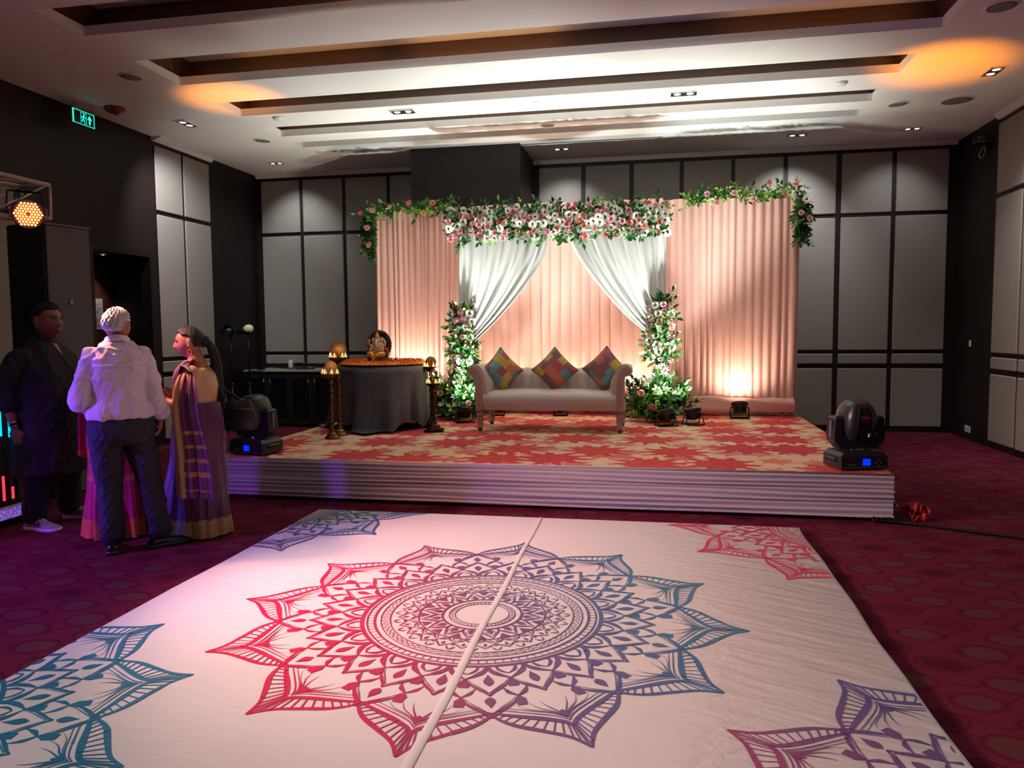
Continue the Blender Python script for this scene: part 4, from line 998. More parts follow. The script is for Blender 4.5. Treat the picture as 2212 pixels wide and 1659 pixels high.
# ---------------------------------------------------------------- brass lamps and tealights
BRASSD = mat('dark_brass', C(74, 54, 34), .38, .85, var=.3, vs=30)
FLAME = mat('candle_flame', C(255, 210, 90), .5, emit=(1, .62, .16, 1), es=9); WAX = mat('tealight_wax', C(250, 214, 130), .5, emit=(1, .6, .18, 1), es=.9)
GLASS = mat('tealight_glass', C(240, 236, 220), .08, trans=.9, alpha=.55)
def make_tealight(glass=True):
    t = thing('tealight', '', 'candle')
    if glass:
        m = MB(); m.lathe([(.019, 0), (.021, .002), (.021, .026), (.019, .026), (.019, .004)], (0, 0, 0), 14, cap=False); m.build('glass_cup', GLASS, t)
    m = MB(); m.lathe([(.017, .002), (.017, .016), (.012, .018), (.001, .017)], (0, 0, 0), 14); m.build('candle', WAX, t)
    m = MB(); m.lathe([(.001, .018), (.0045, .024), (.0055, .030), (.003, .040), (.0008, .048)], (0, 0, 0), 8); m.build('flame', FLAME, t)
    return t
TG, TN = make_tealight(True), make_tealight(False); used = {id(TG): 0, id(TN): 0}
def tealight(src, loc_, lab):
    o = src if not used[id(src)] else copy_tree(src); used[id(src)] = 1
    o.location = loc_; tag(o, lab, 'candle', 'tealights on the brass lamps')
def brass_lamp(lab, x, y, dz, rb, rd, mt, fan, candles, src, candlab, saucer=False, bird=False):
    t = thing('brass_lamp', lab, 'oil lamp', (x, y, SZ), 0, 'standing brass lamps'); h = dz-SZ-.05
    m = MB(); z0 = .02 if saucer else 0
    m.lathe([(rb, z0), (rb*1.02, z0+.012), (rb*.92, z0+.02), (rb*.9, z0+.03), (rb*.70, z0+.040), (rb*.74, z0+.048), (rb*.60, z0+.056), (rb*.40, z0+.075), (rb*.42, z0+.083), (rb*.28, z0+.095), (.024, z0+.13), (.030, z0+.14), (.018, z0+.155)], (0, 0, 0), 28); m.build('base', mt, t)
    if saucer: m = MB(); m.lathe([(rb*.9, 0), (rb*1.25, .004), (rb*1.42, .03), (rb*1.38, .03), (rb*1.2, .012), (.001, .012)], (0, 0, 0), 28); m.build('saucer', mt, t)
    m = MB(); pr = [(.018, z0+.15)]; n = 5; L = (h-z0-.20)/n
    for k in range(n):
        b = z0+.16+k*L
        pr += [(.014, b), (.032, b+L*.10), (.018, b+L*.16), (.027, b+L*.22), (.014, b+L*.30), (.020, b+L*.5), (.013, b+L*.8), (.028, b+L*.88), (.026, b+L*.94)]
    pr += [(.014, h-.03), (.02, h-.01)]; m.lathe(pr, (0, 0, 0), 14); m.build('stem', mt, t)
    m = MB(); m.lathe([(.016, h-.02), (.04, h), (rd*.75, h+.025), (rd*.98, h+.047), (rd, h+.05), (rd*.95, h+.05), (rd*.7, h+.036), (.001, h+.03)], (0, 0, 0), 28); m.build('dish', mt, t)
    if fan:
        m = MB(); cz = h+.05+fan*.82
        def ringp(rr, yy): return [V(rr*(1+.025*math.cos(i*PI))*math.cos(2*PI*i/56), yy, cz+rr*(1+.025*math.cos(i*PI))*math.sin(2*PI*i/56)) for i in range(56)]
        m.rings([ringp(fan*.99, .012), ringp(fan, .004), ringp(fan*.97, -.002), ringp(fan*.80, .0), ringp(fan*.77, -.003), ringp(fan*.55, .0), ringp(fan*.52, -.003), ringp(.004, .0)]); m.sm = [False]*len(m.sm); m.build('fan_disc', mat('matte_brass', C(112, 84, 56), .55, .6) if mt is BRASS else mt, t, fix=True)
        m = MB(); m.tube(cr([(0, -.012, h+.03), (.004, -.016, h+.07), (-.006, -.02, h+.10), (0, -.03, h+.125)], 5), [.010]*4+[.006]*8+[.004]*4, 8, roundcap=True); m.build('peacock_finial', BRASS, t)
    if bird:
        m = MB(); m.tube(cr([(0, 0, h+.02), (0, 0, h+.10), (.005, 0, h+.13)], 4), [.012, .011, .010, .009, .009, .010, .011, .012, .012], 8)
        for s in (-1, 1): m.tube(cr([(0, 0, h+.12), (s*.034, 0, h+.135), (s*.030, 0, h+.175), (s*.012, 0, h+.205)], 5), [.013]*6+[.016]*5+[.006]*5, 8, roundcap=True)
        m.build('bird_finial', BRASSD, t)
    for k, (a, rr) in enumerate(sorted(candles, key=lambda q: q[1]*math.cos(q[0]))): tealight(src, (x+rd*rr*math.cos(a), y+rd*rr*math.sin(a), dz+.001), candlab % ('first', 'second', 'third', 'fourth', 'fifth', 'sixth')[k])
brass_lamp('tallest brass lamp with a round fan disc beside the black table cloth', -3.375, 7.66, 1.216, .095, .108, BRASS, .098, [(PI*1.02, .82), (PI*1.2, .72), (PI*1.5, .8), (PI*1.85, .72), (0, .82), (PI*.3, .75)], TG, 'lit glass tealight, %s from the left on the tallest brass lamp')
brass_lamp('slim brass lamp with a fan disc standing before the tallest brass lamp', -3.345, 7.40, 1.055, .075, .100, BRASS, .074, [(PI*1.08, .82), (PI*1.35, .75), (PI*1.68, .75), (PI*1.94, .82)], TG, 'lit glass tealight, %s from the left on the slim brass lamp')
brass_lamp('dark brass lamp with a scalloped disc behind the table cloth edge near the sofa', -2.565, 8.42, 1.078, .10, .090, BRASSD, .066, [(PI*1.05, .8), (PI*1.4, .75), (PI*1.75, .72), (PI*1.95, .85), (.5, .75)], TN, 'lit tealight, %s from the left on the scalloped disc lamp')
brass_lamp('shortest dark brass lamp with a bird finial standing in a saucer near the sofa', -2.435, 8.08, .912, .085, .085, BRASSD, 0, [(PI*1.05, .8), (PI*1.35, .8), (PI*1.75, .72), (PI*1.98, .85)], TG, 'lit glass tealight, %s from the left on the bird finial lamp', True, True)
for x, y, z in ((-3.375, 7.60, 1.30), (-3.345, 7.34, 1.14), (-2.565, 8.34, 1.16), (-2.435, 8.02, 1.0)): lamp('POINT', 'tealight_glow', (x, y, z), None, .35, (1, .62, .25), .03)

# ---------------------------------------------------------------- moving head lights
LCD = mat('blue_display', C(10, 30, 255), .3, emit=(.0, .02, 1, 1), es=1.6)
LEDW = mat('white_led', C(255, 255, 255), .3, emit=(1, 1, 1, 1), es=3); LOGO = mat('red_badge', C(190, 60, 60), .4); HEADM = mat('graphite_plastic', C(34, 35, 38), .32, bump=.05, bs=200, bd=.001)
_b = MB(); _b.tube([(-.030+.060*i/24, .006*math.sin(i*1.9)*math.sin(PI*i/24), 0) for i in range(25)], .0022, 5)
_b.tube([(.036*math.cos(a), .012*math.sin(a), 0) for a in [2*PI*i/24 for i in range(25)]], .0012, 5); badge = _b.mesh('badge_mark')
def moving_head(lab, x, y, rz, tilt, tgt):
    t = thing('moving_head_light', lab, 'stage light', (x, y, SZ), rz, 'moving head lights')
    m = MB(); w, d, h = .19, .145, .145
    lo = [(-w, -d, .015), (w, -d, .015), (w+.005, -d+.03, .015), (w+.005, d-.03, .015), (w, d, .015), (-w, d, .015), (-w-.005, d-.03, .015), (-w-.005, -d+.03, .015)]
    m.hull(lo, [(p[0]*1.0, p[1]*.98, .115) for p in lo]); m.hull([(p[0], p[1]*.98, .115) for p in lo], [(p[0]*.86, p[1]*.84, h) for p in lo]); bs_ = m.build('base', HEADM, t, fix=True)
    m = MB(); m.box((.015, -d-.003, .068), (.062, .005, .052), bev=.002); m.build('display', LCD, bs_)
    m = MB()
    for dx, dz in ((0, .022), (0, -.022), (.02, 0), (-.02, 0)): m.ell((.115+dx, -d-.002, .062+dz), (.008, .004, .008), 8, 5)
    m.build('buttons', mat('button_grey', C(74, 74, 78), .4), bs_)
    m = MB(); m.box((0, -d-.001, .028), (.34, .004, .003)); m.box((-.10, -d-.001, .05), (.06, .003, .008)); m.build('front_trim', mat('trim_grey', C(96, 96, 100), .3), bs_)
    for s in (-1, 1):
        m = MB(); m.box((s*(w+.012), .0, .08), (.025, .16, .035), bev=.01); m.build('side_handle', BLACKP, bs_)
        for yy in (-.1, .1): m = MB(); m.lathe([(.016, 0), (.018, .016)], (s*.15, yy, 0), 12); m.build('rubber_foot', BLACKP, bs_)
    m = MB(); m.lathe([(.07, h-.005), (.07, h+.018)], (0, 0, 0), 20); m.build('turntable', CHROME, t)
    # yoke
    m = MB(); o_ = [(-.200, .405), (-.210, .27), (-.207, .225), (-.15, .160), (.15, .160), (.207, .225), (.210, .27), (.200, .405), (.150, .405), (.145, .29), (.07, .205), (-.07, .205), (-.145, .29), (-.150, .405)]
    n = len(o_); f, b = [V(p[0], -.065, p[1]) for p in o_], [V(p[0], .065, p[1]) for p in o_]
    m.add(f+b, [(i, (i+1) % n, n+(i+1) % n, n+i) for i in range(n)]+[(0, 13, 12, 1), (1, 12, 2), (2, 12, 11, 3), (3, 11, 10, 4), (4, 10, 9, 5), (5, 9, 6), (6, 9, 8, 7)]+[(n+1, n+12, n+13, n), (n+2, n+12, n+1), (n+3, n+11, n+12, n+2), (n+4, n+10, n+11, n+3), (n+5, n+9, n+10, n+4), (n+6, n+9, n+5), (n+7, n+8, n+9, n+6)], 0, False)
    yk = m.build('yoke', HEADM, t, fix=True)
    for s in (-1, 1):
        m = MB(); m.hull([(s*.148, -.066, .402), (s*.203, -.066, .402), (s*.200, .066, .402), (s*.148, .066, .402)], [(s*.158, -.045, .425), (s*.190, -.045, .420), (s*.190, .045, .420), (s*.158, .045, .425)]); m.build('yoke_cap', HEADM, yk, fix=True)
        m = MB(); m.box((s*.209, 0, .32), (.006, .03, .14)); m.build('yoke_strip', mat('trim_grey', C(96, 96, 100), .3), yk)
    # head
    H_ = bpy.data.objects.new('head', None); COL.objects.link(H_); H_.parent = t; H_.location = (0, 0, .372); H_.rotation_euler = (tilt, 0, 0)
    m = MB(); rs = []
    for z, r, sx in ((-.165, .05, 1), (-.16, .085, 1), (-.12, .112, 1), (-.05, .133, 1), (.03, .135, 1), (.09, .124, 1), (.145, .100, 1), (.172, .066, 1), (.18, .02, 1)):
        rs.append([V(r*math.copysign(abs(math.cos(a))**.62, math.cos(a)), r*1.05*math.copysign(abs(math.sin(a))**.62, math.sin(a)), z) for a in [2*PI*i/32 for i in range(32)]])
    m.rings(rs); hs_ = m.build('head_shell', HEADM, H_, sharp=26)
    fy = lambda z: -1.05*(.133+.002*(z+.05)/.08 if z < .03 else (.135-.011*(z-.03)/.06 if z < .09 else .124-.024*(z-.09)/.055)) if z > -.05 else -1.05*(.133-.021*(-.05-z)/.07)
    hs_.parent = t; hs_.location = H_.location; hs_.rotation_euler = H_.rotation_euler; bpy.data.objects.remove(H_)
    for s in (-1, 1): m = MB(); m.tube(cr([(s*.045, fy(.145), .145), (s*.058, fy(.09), .09), (s*.06, fy(.02), .02), (s*.062, fy(-.06), -.06), (s*.045, fy(-.11), -.11)], 5), .004, 6); m.build('shell_rib', BLACKP, hs_)
    for z0 in (.0, -.085):
        for k in range(6): m = MB(); zz = z0-.010*k+.03; m.box((0 if z0 == 0 else -.015, fy(zz), zz), (.085, .006, .004)); m.build('vent_slot', BLACKP, hs_)
    m = MB(); m.box((0, fy(.075), .075), (.075, .006, .026), bev=.006); m.build('badge', mat('badge_black', C(26, 20, 22), .3), hs_)
    bm_ = badge; child('badge_mark', bm_, hs_, (0, fy(.075)-.004, .075), (PI/2-.18, 0, 0), 1)
    if not bm_.materials: bm_.materials.append(LOGO)
    for dz in (-.062, -.08): m = MB(); m.ell((.045, fy(dz)-.001, dz), .003, 6, 4); m.build('indicator', LEDW, hs_)
    m = MB(); m.lathe([(.075, -.166), (.07, -.17), (.001, -.172)], (0, 0, 0), 24); m.build('lens', GLASS, hs_)
    return t
moving_head('black moving head stage light on the stage corner beside the cable bundle', 1.575, 6.42, .28, .20, None)
moving_head('black moving head stage light on the stage corner behind the woman with the handbag', -3.66, 6.42, -.22, .12, None)
lamp('SPOT', 'amber_beam', (1.62, 6.62, 1.0), (2.72, 8.22, HC), 1100, (1, .29, .0), .06, 24, 1)
lamp('SPOT', 'amber_beam', (-3.72, 6.62, 1.0), (-4.55, 7.72, HC), 800, (1, .29, .0), .06, 23, 1)

# ---------------------------------------------------------------- floor spotlights
def make_par():
    t = thing('floor_spotlight', '', 'stage light')
    m = MB(); m.lathe([(.04, -.075), (.058, -.07), (.064, -.02), (.078, .0), (.10, .03), (.105, .06), (.098, .062), (.09, .035)], (0, 0, 0), 28, cap=False); m.lathe([(.04, -.075), (.001, -.078)], (0, 0, 0), 28); b = m.build('can', BLACKP, t)
    m = MB()
    for k in range(16): a = 2*PI*k/16; m.box((.071*math.cos(a), .071*math.sin(a), -.03), (.022, .005, .07), a)
    m.build('cooling_fins', BLACKP, b)
    m = MB(); m.lathe([(.09, .034), (.05, .038), (.001, .039)], (0, 0, 0), 28); m.build('lens', mat('spot_lens', C(120, 120, 125), .1), b)
    return t, b
def par(lab, x, y, tgt, power, col, rz, spot=70, sc=1, size=.06, blend=.8):
    t, b = make_par(); t.location = (x, y, SZ); t.scale = (sc,)*3; t.rotation_euler.z = rz; tag(t, lab, 'stage light', 'floor spotlights')
    d = Matrix.Rotation(-rz, 3, 'Z') @ (Vector(tgt)-V(x, y, SZ+.13*sc)).normalized()
    b.location = (0, 0, .135); b.rotation_mode = 'QUATERNION'; b.rotation_quaternion = d.to_track_quat('Z', 'Y')
    s = MB()
    for sx in (-1, 1):
        s.tube([(sx*.108, 0, .135), (sx*.112, -.07, .006), (sx*.04, -.07, .006)], .007, 8); s.tube([(sx*.108, 0, .135), (sx*.112, .06, .006), (sx*.04, .06, .006)], .007, 8)
    s.tube([(-.112, -.07, .007), (.112, -.07, .007)], .008, 8); s.tube([(-.112, .06, .007), (.112, .06, .007)], .008, 8); s.tube([(-.112, 0, .135), (.112, 0, .135)], .008, 8); s.build('bracket', BLACKM, t)
    p = V(x, y, SZ+.135*sc)+(Vector(tgt)-V(x, y, SZ+.135)).normalized()*.075*sc
    lamp('SPOT', 'spotlight_beam', p, tgt, power, col, size, spot, blend)
    return t
par('floor spotlight lying under the sofa arm among the leaves beside the idol table', -2.30, 8.92, (-2.12, 9.25, 3.3), 580, COOL, .5, 124, 1, .06, 1)
par('floor spotlight nearest the sofa of the pair before the lily bouquet', .12, 8.86, (-.30, 9.25, 3.3), 500, COOL, .35, 108, 1, .06, 1)
par('floor spotlight of the lily bouquet pair standing farther from the sofa', .43, 9.02, (.05, 9.3, 3.6), 420, COOL, .5, 90, 1, .06, 1)
par('lone floor spotlight on the carpet before the bare peach curtain', 1.03, 9.74, (1.02, 10.1, 1.5), 50, WARM, 0, 150, 1, .06, 1)
par('small floor spotlight under the middle of the sofa', -1.22, 9.78, (-1.15, 10.1, 1.8), 60, WARM, 0, 110, .8)
par('small floor spotlight behind the back sofa leg near the idol table', -2.05, 9.70, (-1.95, 10.1, 1.7), 60, WARM, .2, 110, .8)
par('small floor spotlight behind the sofa leg near the lily bouquet', -.30, 9.72, (-.3, 10.1, 1.7), 60, WARM, -.2, 110, .8)
par('floor spotlight hidden behind the idol table', -3.25, 9.66, (-3.25, 10.1, 1.9), 120, (1, .84, .66), 0, 115, .9)

# ---------------------------------------------------------------- back corner: cabinet and studio stands
CABW = mat('black_oak', C(16, 14, 14), .5, bump=.1, bs=80)
cb = thing('sideboard', 'low black sideboard with louvred doors and pale top against the back wall', 'sideboard', (-5.62, 11.2, 0))
m = MB(); m.box((0, .02, .43), (1.50, .58, .86)); m.build('body', CABW, cb)
m = MB(); m.box((0, 0, .883), (1.54, .64, .03), bev=.006); m.build('top', mat('pale_stone', C(150, 140, 128), .4), cb)
for k in range(4):
    x = -.56+.373*k
    m = MB()
    for c, d in (((x, -.285, .80), (.36, .025, .06)), ((x, -.285, .09), (.36, .025, .06)), ((x-.16, -.285, .445), (.045, .025, .65)), ((x+.16, -.285, .445), (.045, .025, .65))): m.box(c, d)
    d_ = m.build('door', CABW, cb)
    for j in range(20): m = MB(); m.box((x, -.282, .14+.032*j), (.28, .006, .028), R=Matrix.Rotation(.6, 3, 'X')); m.build('slat', CABW, d_)
    m = MB(); m.tube([(x+(.13 if k % 2 == 0 else -.13), -.31, .62), (x+(.13 if k % 2 == 0 else -.13), -.31, .76)], .006, 8); m.build('handle', CHROME, d_)
m = MB(); m.box((-5.66, 11.06, .985), (.07, .07, .11), bev=.01); m.box((-5.66, 11.06, 1.05), (.02, .02, .03)); one(m, WHITEP, 'charger', 'small white power adapter on the black sideboard', 'charger')
m = MB(); m.box((-5.50, 11.20, .92), (.30, .14, .04), bev=.008); one(m, mat('brown_tray', C(104, 92, 84), .6), 'tray', 'flat brown tray behind the cables beside the white adapter on the sideboard', 'tray')
random.seed(4); m = MB(); pts = []
for k in range(46): a = k*.75; pts.append((-5.50+.10*math.cos(a)*random.uniform(.6, 1.1), 11.055+.045*math.sin(a*1.3), .965+.045*math.sin(a)*random.uniform(.5, 1.1)))
m.tube(cr(pts, 4), .005, 5); m.tube(cr([(-5.6, 11.0, .915), (-5.8, 10.98, .93), (-6.0, 11.02, .94), (-6.2, 10.98, .91), (-6.05, 10.95, .91)], 6), .009, 6)
one(m, mat('black_cable', C(10, 10, 11), .3), 'cable_coil', 'tangled black cables heaped on the sideboard', 'cable')
def stand(lab, x, y, h, white):
    t = thing('light_stand', lab, 'light stand', (x, y, 0), 0, 'studio light stands')
    m = MB(); m.tube([(0, 0, .02), (0, 0, h*.5)], .014, 10); m.tube([(0, 0, h*.5), (0, 0, h)], .010, 10); p = m.build('pole', BLACKM, t)
    for z in (h*.5, h*.25): m = MB(); m.lathe([(.022, z-.02), (.022, z+.02)], (0, 0, 0), 12); m.box((.03, 0, z), (.04, .012, .02)); m.build('collar', BLACKP, p)
    for k in range(3): a = k*2.09+.6; m = MB(); m.tube([(0, 0, h*.25), (.10*math.cos(a), .10*math.sin(a), h*.12), (.20*math.cos(a), .20*math.sin(a), .012)], .009, 8); m.build('leg', BLACKM, t)
    m = MB(); m.M = Matrix.Translation((0, 0, h+.05)); m.tube([(0, 0, -.06), (0, 0, .0)], .02, 10); m.tube([(-.16, 0, .02), (.05, 0, .02)], [.05, .06], 16); m.build('lamp_head', BLACKP, t)
    m = MB()
    if white: m.M = Matrix.Translation((.02, -.02, h+.10)); m.ell((0, 0, 0), (.075, .06, .06), 18, 12); m.tube([(-.12, 0, -.01), (-.05, 0, 0)], [.012, .03], 10); m.build('dome_diffuser', mat('cream_diffuser', C(206, 198, 160), .6, emit=(.8, .75, .5, 1), es=.10), t)
    else: m.M = Matrix.Translation((.0, -.03, h+.09)) @ Matrix.Rotation(PI/2, 4, 'X'); m.lathe([(.03, -.02), (.085, .03), (.09, .05), (.08, .05), (.03, .0)], (0, 0, 0), 20); m.build('reflector', BLACKM, t)
stand('studio light stand with a pale dome diffuser in the dark back corner', -6.03, 10.45, 1.45, True)
stand('studio light stand with a black reflector in the dark back corner', -6.20, 10.25, 1.44, False)

# ---------------------------------------------------------------- sound and light gear by the left wall
GRILLE = mat('speaker_grille', C(96, 94, 94), .55, .2, bump=.9, bs=420, bd=.006); CABP = mat('textured_black_paint', C(22, 22, 26), .55, bump=.3, bs=260, bd=.002)
ang = math.atan2(.445, .10)  # direction of the front face in plan
def cabinet_box(name, lab, cat, z0, h, w, d, fx, fy, grp=None, horn=True):
    t = thing(name, lab, cat, (fx, fy, z0), ang, grp)   # local +x along the front, -y out of the front
    m = MB(); m.box((w/2, d/2+.012, h/2), (w, d, h), bev=.012); b = m.build('cabinet', CABP, t)
    m = MB(); m.box((w/2, .002, h/2), (w-.03, .018, h-.05), bev=.006); g = m.build('grille', GRILLE, t)
    for z in ((h*.49,) if horn else (h*.5,)): m = MB(); m.box((w/2, -.008, z), (w-.03, .004, .012)); m.build('grille_bar', mat('trim_grey', C(96, 96, 100), .3), g)
    m = MB(); m.box((w/2, -.010, h*.49), (.055, .006, .075), bev=.004); q = m.build('badge', mat('badge_grey', C(70, 70, 72), .4), g)
    m = MB(); m.box((w/2, -.014, h*.49), (.034, .004, .048), bev=.002); m.build('badge_emblem', CHROME, q) if False else m.build('badge_emblem', CHROME, g)
    m = MB(); m.box((w/2, -.002, h-.012), (w-.01, .016, .022), bev=.004); m.build('top_rail', mat('rail_grey', C(84, 82, 82), .5), t)
    for z in (h*.36, h*.47): m = MB(); m.box((-.003, d*.55, z), (.008, .13, h*.085), bev=.003); m.build('side_handle', mat('handle_black', C(6, 6, 7), .6), t)
    return t
FX, FY = -5.35, 5.89
cabinet_box('loudspeaker', 'tall black loudspeaker with mesh grille stacked on a bass bin', 'speaker', 1.115, 1.375, .456, .50, FX, FY)
cabinet_box('bass_speaker', 'wide black bass speaker under the tall loudspeaker behind the men', 'speaker', 0.0, 1.11, .52, .58, FX-.005, FY-.03, None, False)
# truss with the lit LED can
ALU = mat('truss_aluminium', C(168, 156, 150), .38, .75)
tr_ = thing('lighting_truss', 'square aluminium lighting truss end above the loudspeaker', 'truss', (-4.47, 4.86, 0))
tz0, tz1, tw = 2.335, 2.575, .24
for dx in (-.12, .12):
    for z in (tz0, tz1): m = MB(); m.tube([(dx, 0, z), (dx, -2.9, z)], .018, 10); m.build('chord', ALU, tr_)
for y in (0, -.9, -1.8):
    for a, b in (((-.12, tz0), (-.12, tz1)), ((.12, tz0), (.12, tz1)), ((-.12, tz0), (.12, tz0)), ((-.12, tz1), (.12, tz1))): m = MB(); m.tube([(a[0], y, a[1]), (b[0], y, b[1])], .015, 8); m.build('end_bar', ALU, tr_)
for dx in (-.12, .12):
    for k in range(6):
        y0 = -.02-.42*k; z = (tz0, tz1) if k % 2 else (tz1, tz0)
        m = MB(); m.tube([(dx, y0, z[0]), (dx, y0-.42, z[1])], .010, 8); m.build('brace', ALU, tr_)
for k in range(6):
    y0 = -.02-.42*k; x = (-.12, .12) if k % 2 else (.12, -.12)
    m = MB(); m.tube([(x[0], y0, tz1), (x[1], y0-.42, tz1)], .010, 8); m.build('brace', ALU, tr_)
for dx in (-.12, .12):
    for dy in (-2.66, -2.9): m = MB(); m.tube([(dx, dy, 0), (dx, dy, tz0)], .018, 10); m.build('tower_chord', ALU, tr_)
lc = thing('led_can', 'round LED can with glowing orange lenses clamped to the truss', 'stage light', (-4.225, 4.53, 2.315))
dirv = (V(0, 0, 1.5)-V(-4.2, 4.5, 2.35)).normalized(); dirv = (dirv+V(.25, 0, -.12)).normalized(); Q = dirv.to_track_quat('Z', 'Y')
m = MB(); m.M = Q.to_matrix().to_4x4(); m.lathe([(.045, -.26), (.075, -.25), (.08, -.12), (.095, -.06), (.098, .0), (.094, .002), (.09, -.02)], (0, 0, 0), 28, cap=False); m.lathe([(.045, -.26), (.001, -.262)], (0, 0, 0), 28); m.build('can', mat('grey_can', C(84, 86, 96), .3, .5), lc)
m = MB(); m.M = Q.to_matrix().to_4x4(); m.lathe([(.092, -.016), (.001, -.015)], (0, 0, 0), 28); fp = m.build('face_plate', mat('led_plate', C(160, 60, 50), .4, emit=(1, .12, .06, 1), es=.16), lc)
LEDO = mat('orange_led', C(255, 190, 110), .3, emit=(1, .46, .15, 1), es=2.4)
ledm = MB(); ledm.ell((0, 0, 0), (.0082, .0082, .005), 8, 5); ledme = ledm.mesh('led_lens'); ledme.materials.append(LEDO)
cnt = 0
for i in range(-4, 5):
    for j in range(-5, 6):
        px, py = (i+.5*(j % 2))*.0205, j*.0178
        if math.hypot(px, py) < .086 and not (abs(px) < .006 and abs(py) < .006): child('led_lens', ledme, lc, Q @ V(px, py, -.010), Q)
m = MB(); m.M = Q.to_matrix().to_4x4()
m.tube([(-.10, 0, -.08), (-.115, .02, -.10), (-.10, .14, -.16), (.10, .14, -.16), (.115, .02, -.10), (.10, 0, -.08)], .008, 8); m.build('yoke', BLACKM, lc)
for s in (-1, 1): m = MB(); m.M = Q.to_matrix().to_4x4(); m.tube([(s*.104, -.05, .0), (s*.112, 0, .012), (s*.104, .05, .0)], .005, 6); m.build('filter_clip', mat('clip_red', C(150, 60, 50), .4), lc)
lamp('SPOT', 'led_can_beam', V(-4.225, 4.53, 2.315)+dirv*.05, (.4, 4.7, 0), 420, (1, .40, .32), .05, 84, .9)
# LED bar stand by the left picture edge
lf = thing('led_bar_stand', 'low stand of vertical LED bars with a glittering base at the picture edge', 'stage light', (-5.04, 4.60, 0))
def m_glit():
    n = NT('glitter_panel'); o = n.co(); f = n.noise(o, 150, 3, .8)
    n.set(Base_Color=C(60, 100, 160), Roughness=.3); x, y, z = n.sep(o)
    e = n.mix(n.ma('MULTIPLY', n.ma('SUBTRACT', y, .40), 3, clamp=True), C(190, 110, 200), C(90, 160, 255))
    n.put(n.b.inputs['Emission Color'], n.mix(n.ma('GREATER_THAN', f, .53), C(20, 50, 130), e)); n.b.inputs['Emission Strength'].default_value = 1.1
    return n.m
y0, y1 = -.9, .685
m = MB(); m.box((0, (y0+y1)/2, .03), (.16, y1-y0, .06)); m.build('foot', BLACKP, lf)
m = MB(); m.box((.06, (y0+y1)/2, .10), (.04, y1-y0, .10), bev=.004); m.build('base_frame', WHITEP, lf)
m = MB(); m.box((.081, (y0+y1)/2, .10), (.004, y1-y0-.03, .082)); m.build('glitter_panel', m_glit(), lf)
m = MB(); m.box((0, (y0+y1)/2, .17), (.07, y1-y0, .04)); m.build('lower_rail', BLACKP, lf)
m = MB(); m.box((0, (y0+y1)/2, 1.16), (.08, y1-y0, .08), bev=.006); m.build('upper_rail', mat('rail_blue_grey', C(60, 60, 70), .5), lf)
m = MB(); m.box((-.045, (y0+y1)/2, .65), (.01, y1-y0-.02, .96)); m.build('back_board', BLACKP, lf)
CY = mat('cyan_led_strip', C(20, 170, 255), .3, emit=(.0, .42, .95, 1), es=2.6); RD = mat('red_led_strip', C(255, 30, 40), .3, emit=(1, .03, .05, 1), es=2.2); TUBE = mat('frosted_tube', C(92, 92, 108), .35)
for k in range(18):
    y = .622-.083*k
    m = MB(); m.box((.035, y, .655), (.018, .020, .93)); b = m.build('led_bar', TUBE, lf)
    r = random.Random(k+3); zc = .78 if k == 1 else (.86 if k == 2 else r.uniform(.6, .95)); hh = .16
    if k >= 1 and k % 5 != 0:
        for j in range(14): m = MB(); m.box((.046, y, zc-hh+.0245*j), (.004, .022, .021)); m.build('lit_segment', CY, b)
    if k >= 2:
        for j in range(4 if k == 2 else 8): m = MB(); m.box((.046, y, .21+.0245*j), (.004, .022, .021)); m.build('lit_segment', RD, b)
# ---------------------------------------------------------------- people
def fuse(mb, voxel, name, mats, parent, it=4, fac=.5, disp=None):
    me = mb.mesh(name); o = bpy.data.objects.new(name, me); COL.objects.link(o)
    r = o.modifiers.new('r', 'REMESH'); r.mode = 'VOXEL'; r.voxel_size = voxel; r.use_smooth_shade = True
    if it: s = o.modifiers.new('s', 'SMOOTH'); s.factor = fac; s.iterations = it
    dg = bpy.context.evaluated_depsgraph_get(); nm = bpy.data.meshes.new_from_object(o.evaluated_get(dg)); bpy.data.objects.remove(o)
    if disp:
        nr = [v.normal.copy() for v in nm.vertices]
        for v, q in zip(nm.vertices, nr): v.co += q*disp(v.co)
    nm.name = name; nm.materials.clear()
    for m in (mats if isinstance(mats, (list, tuple)) else [mats]): nm.materials.append(m)
    nm.polygons.foreach_set('use_smooth', [True]*len(nm.polygons))
    q = bpy.data.objects.new(name, nm); COL.objects.link(q); q.parent = parent
    return q
def gs(x, s): return math.exp(-(x/s)**2)
HEADR = (.077, .096, .116)
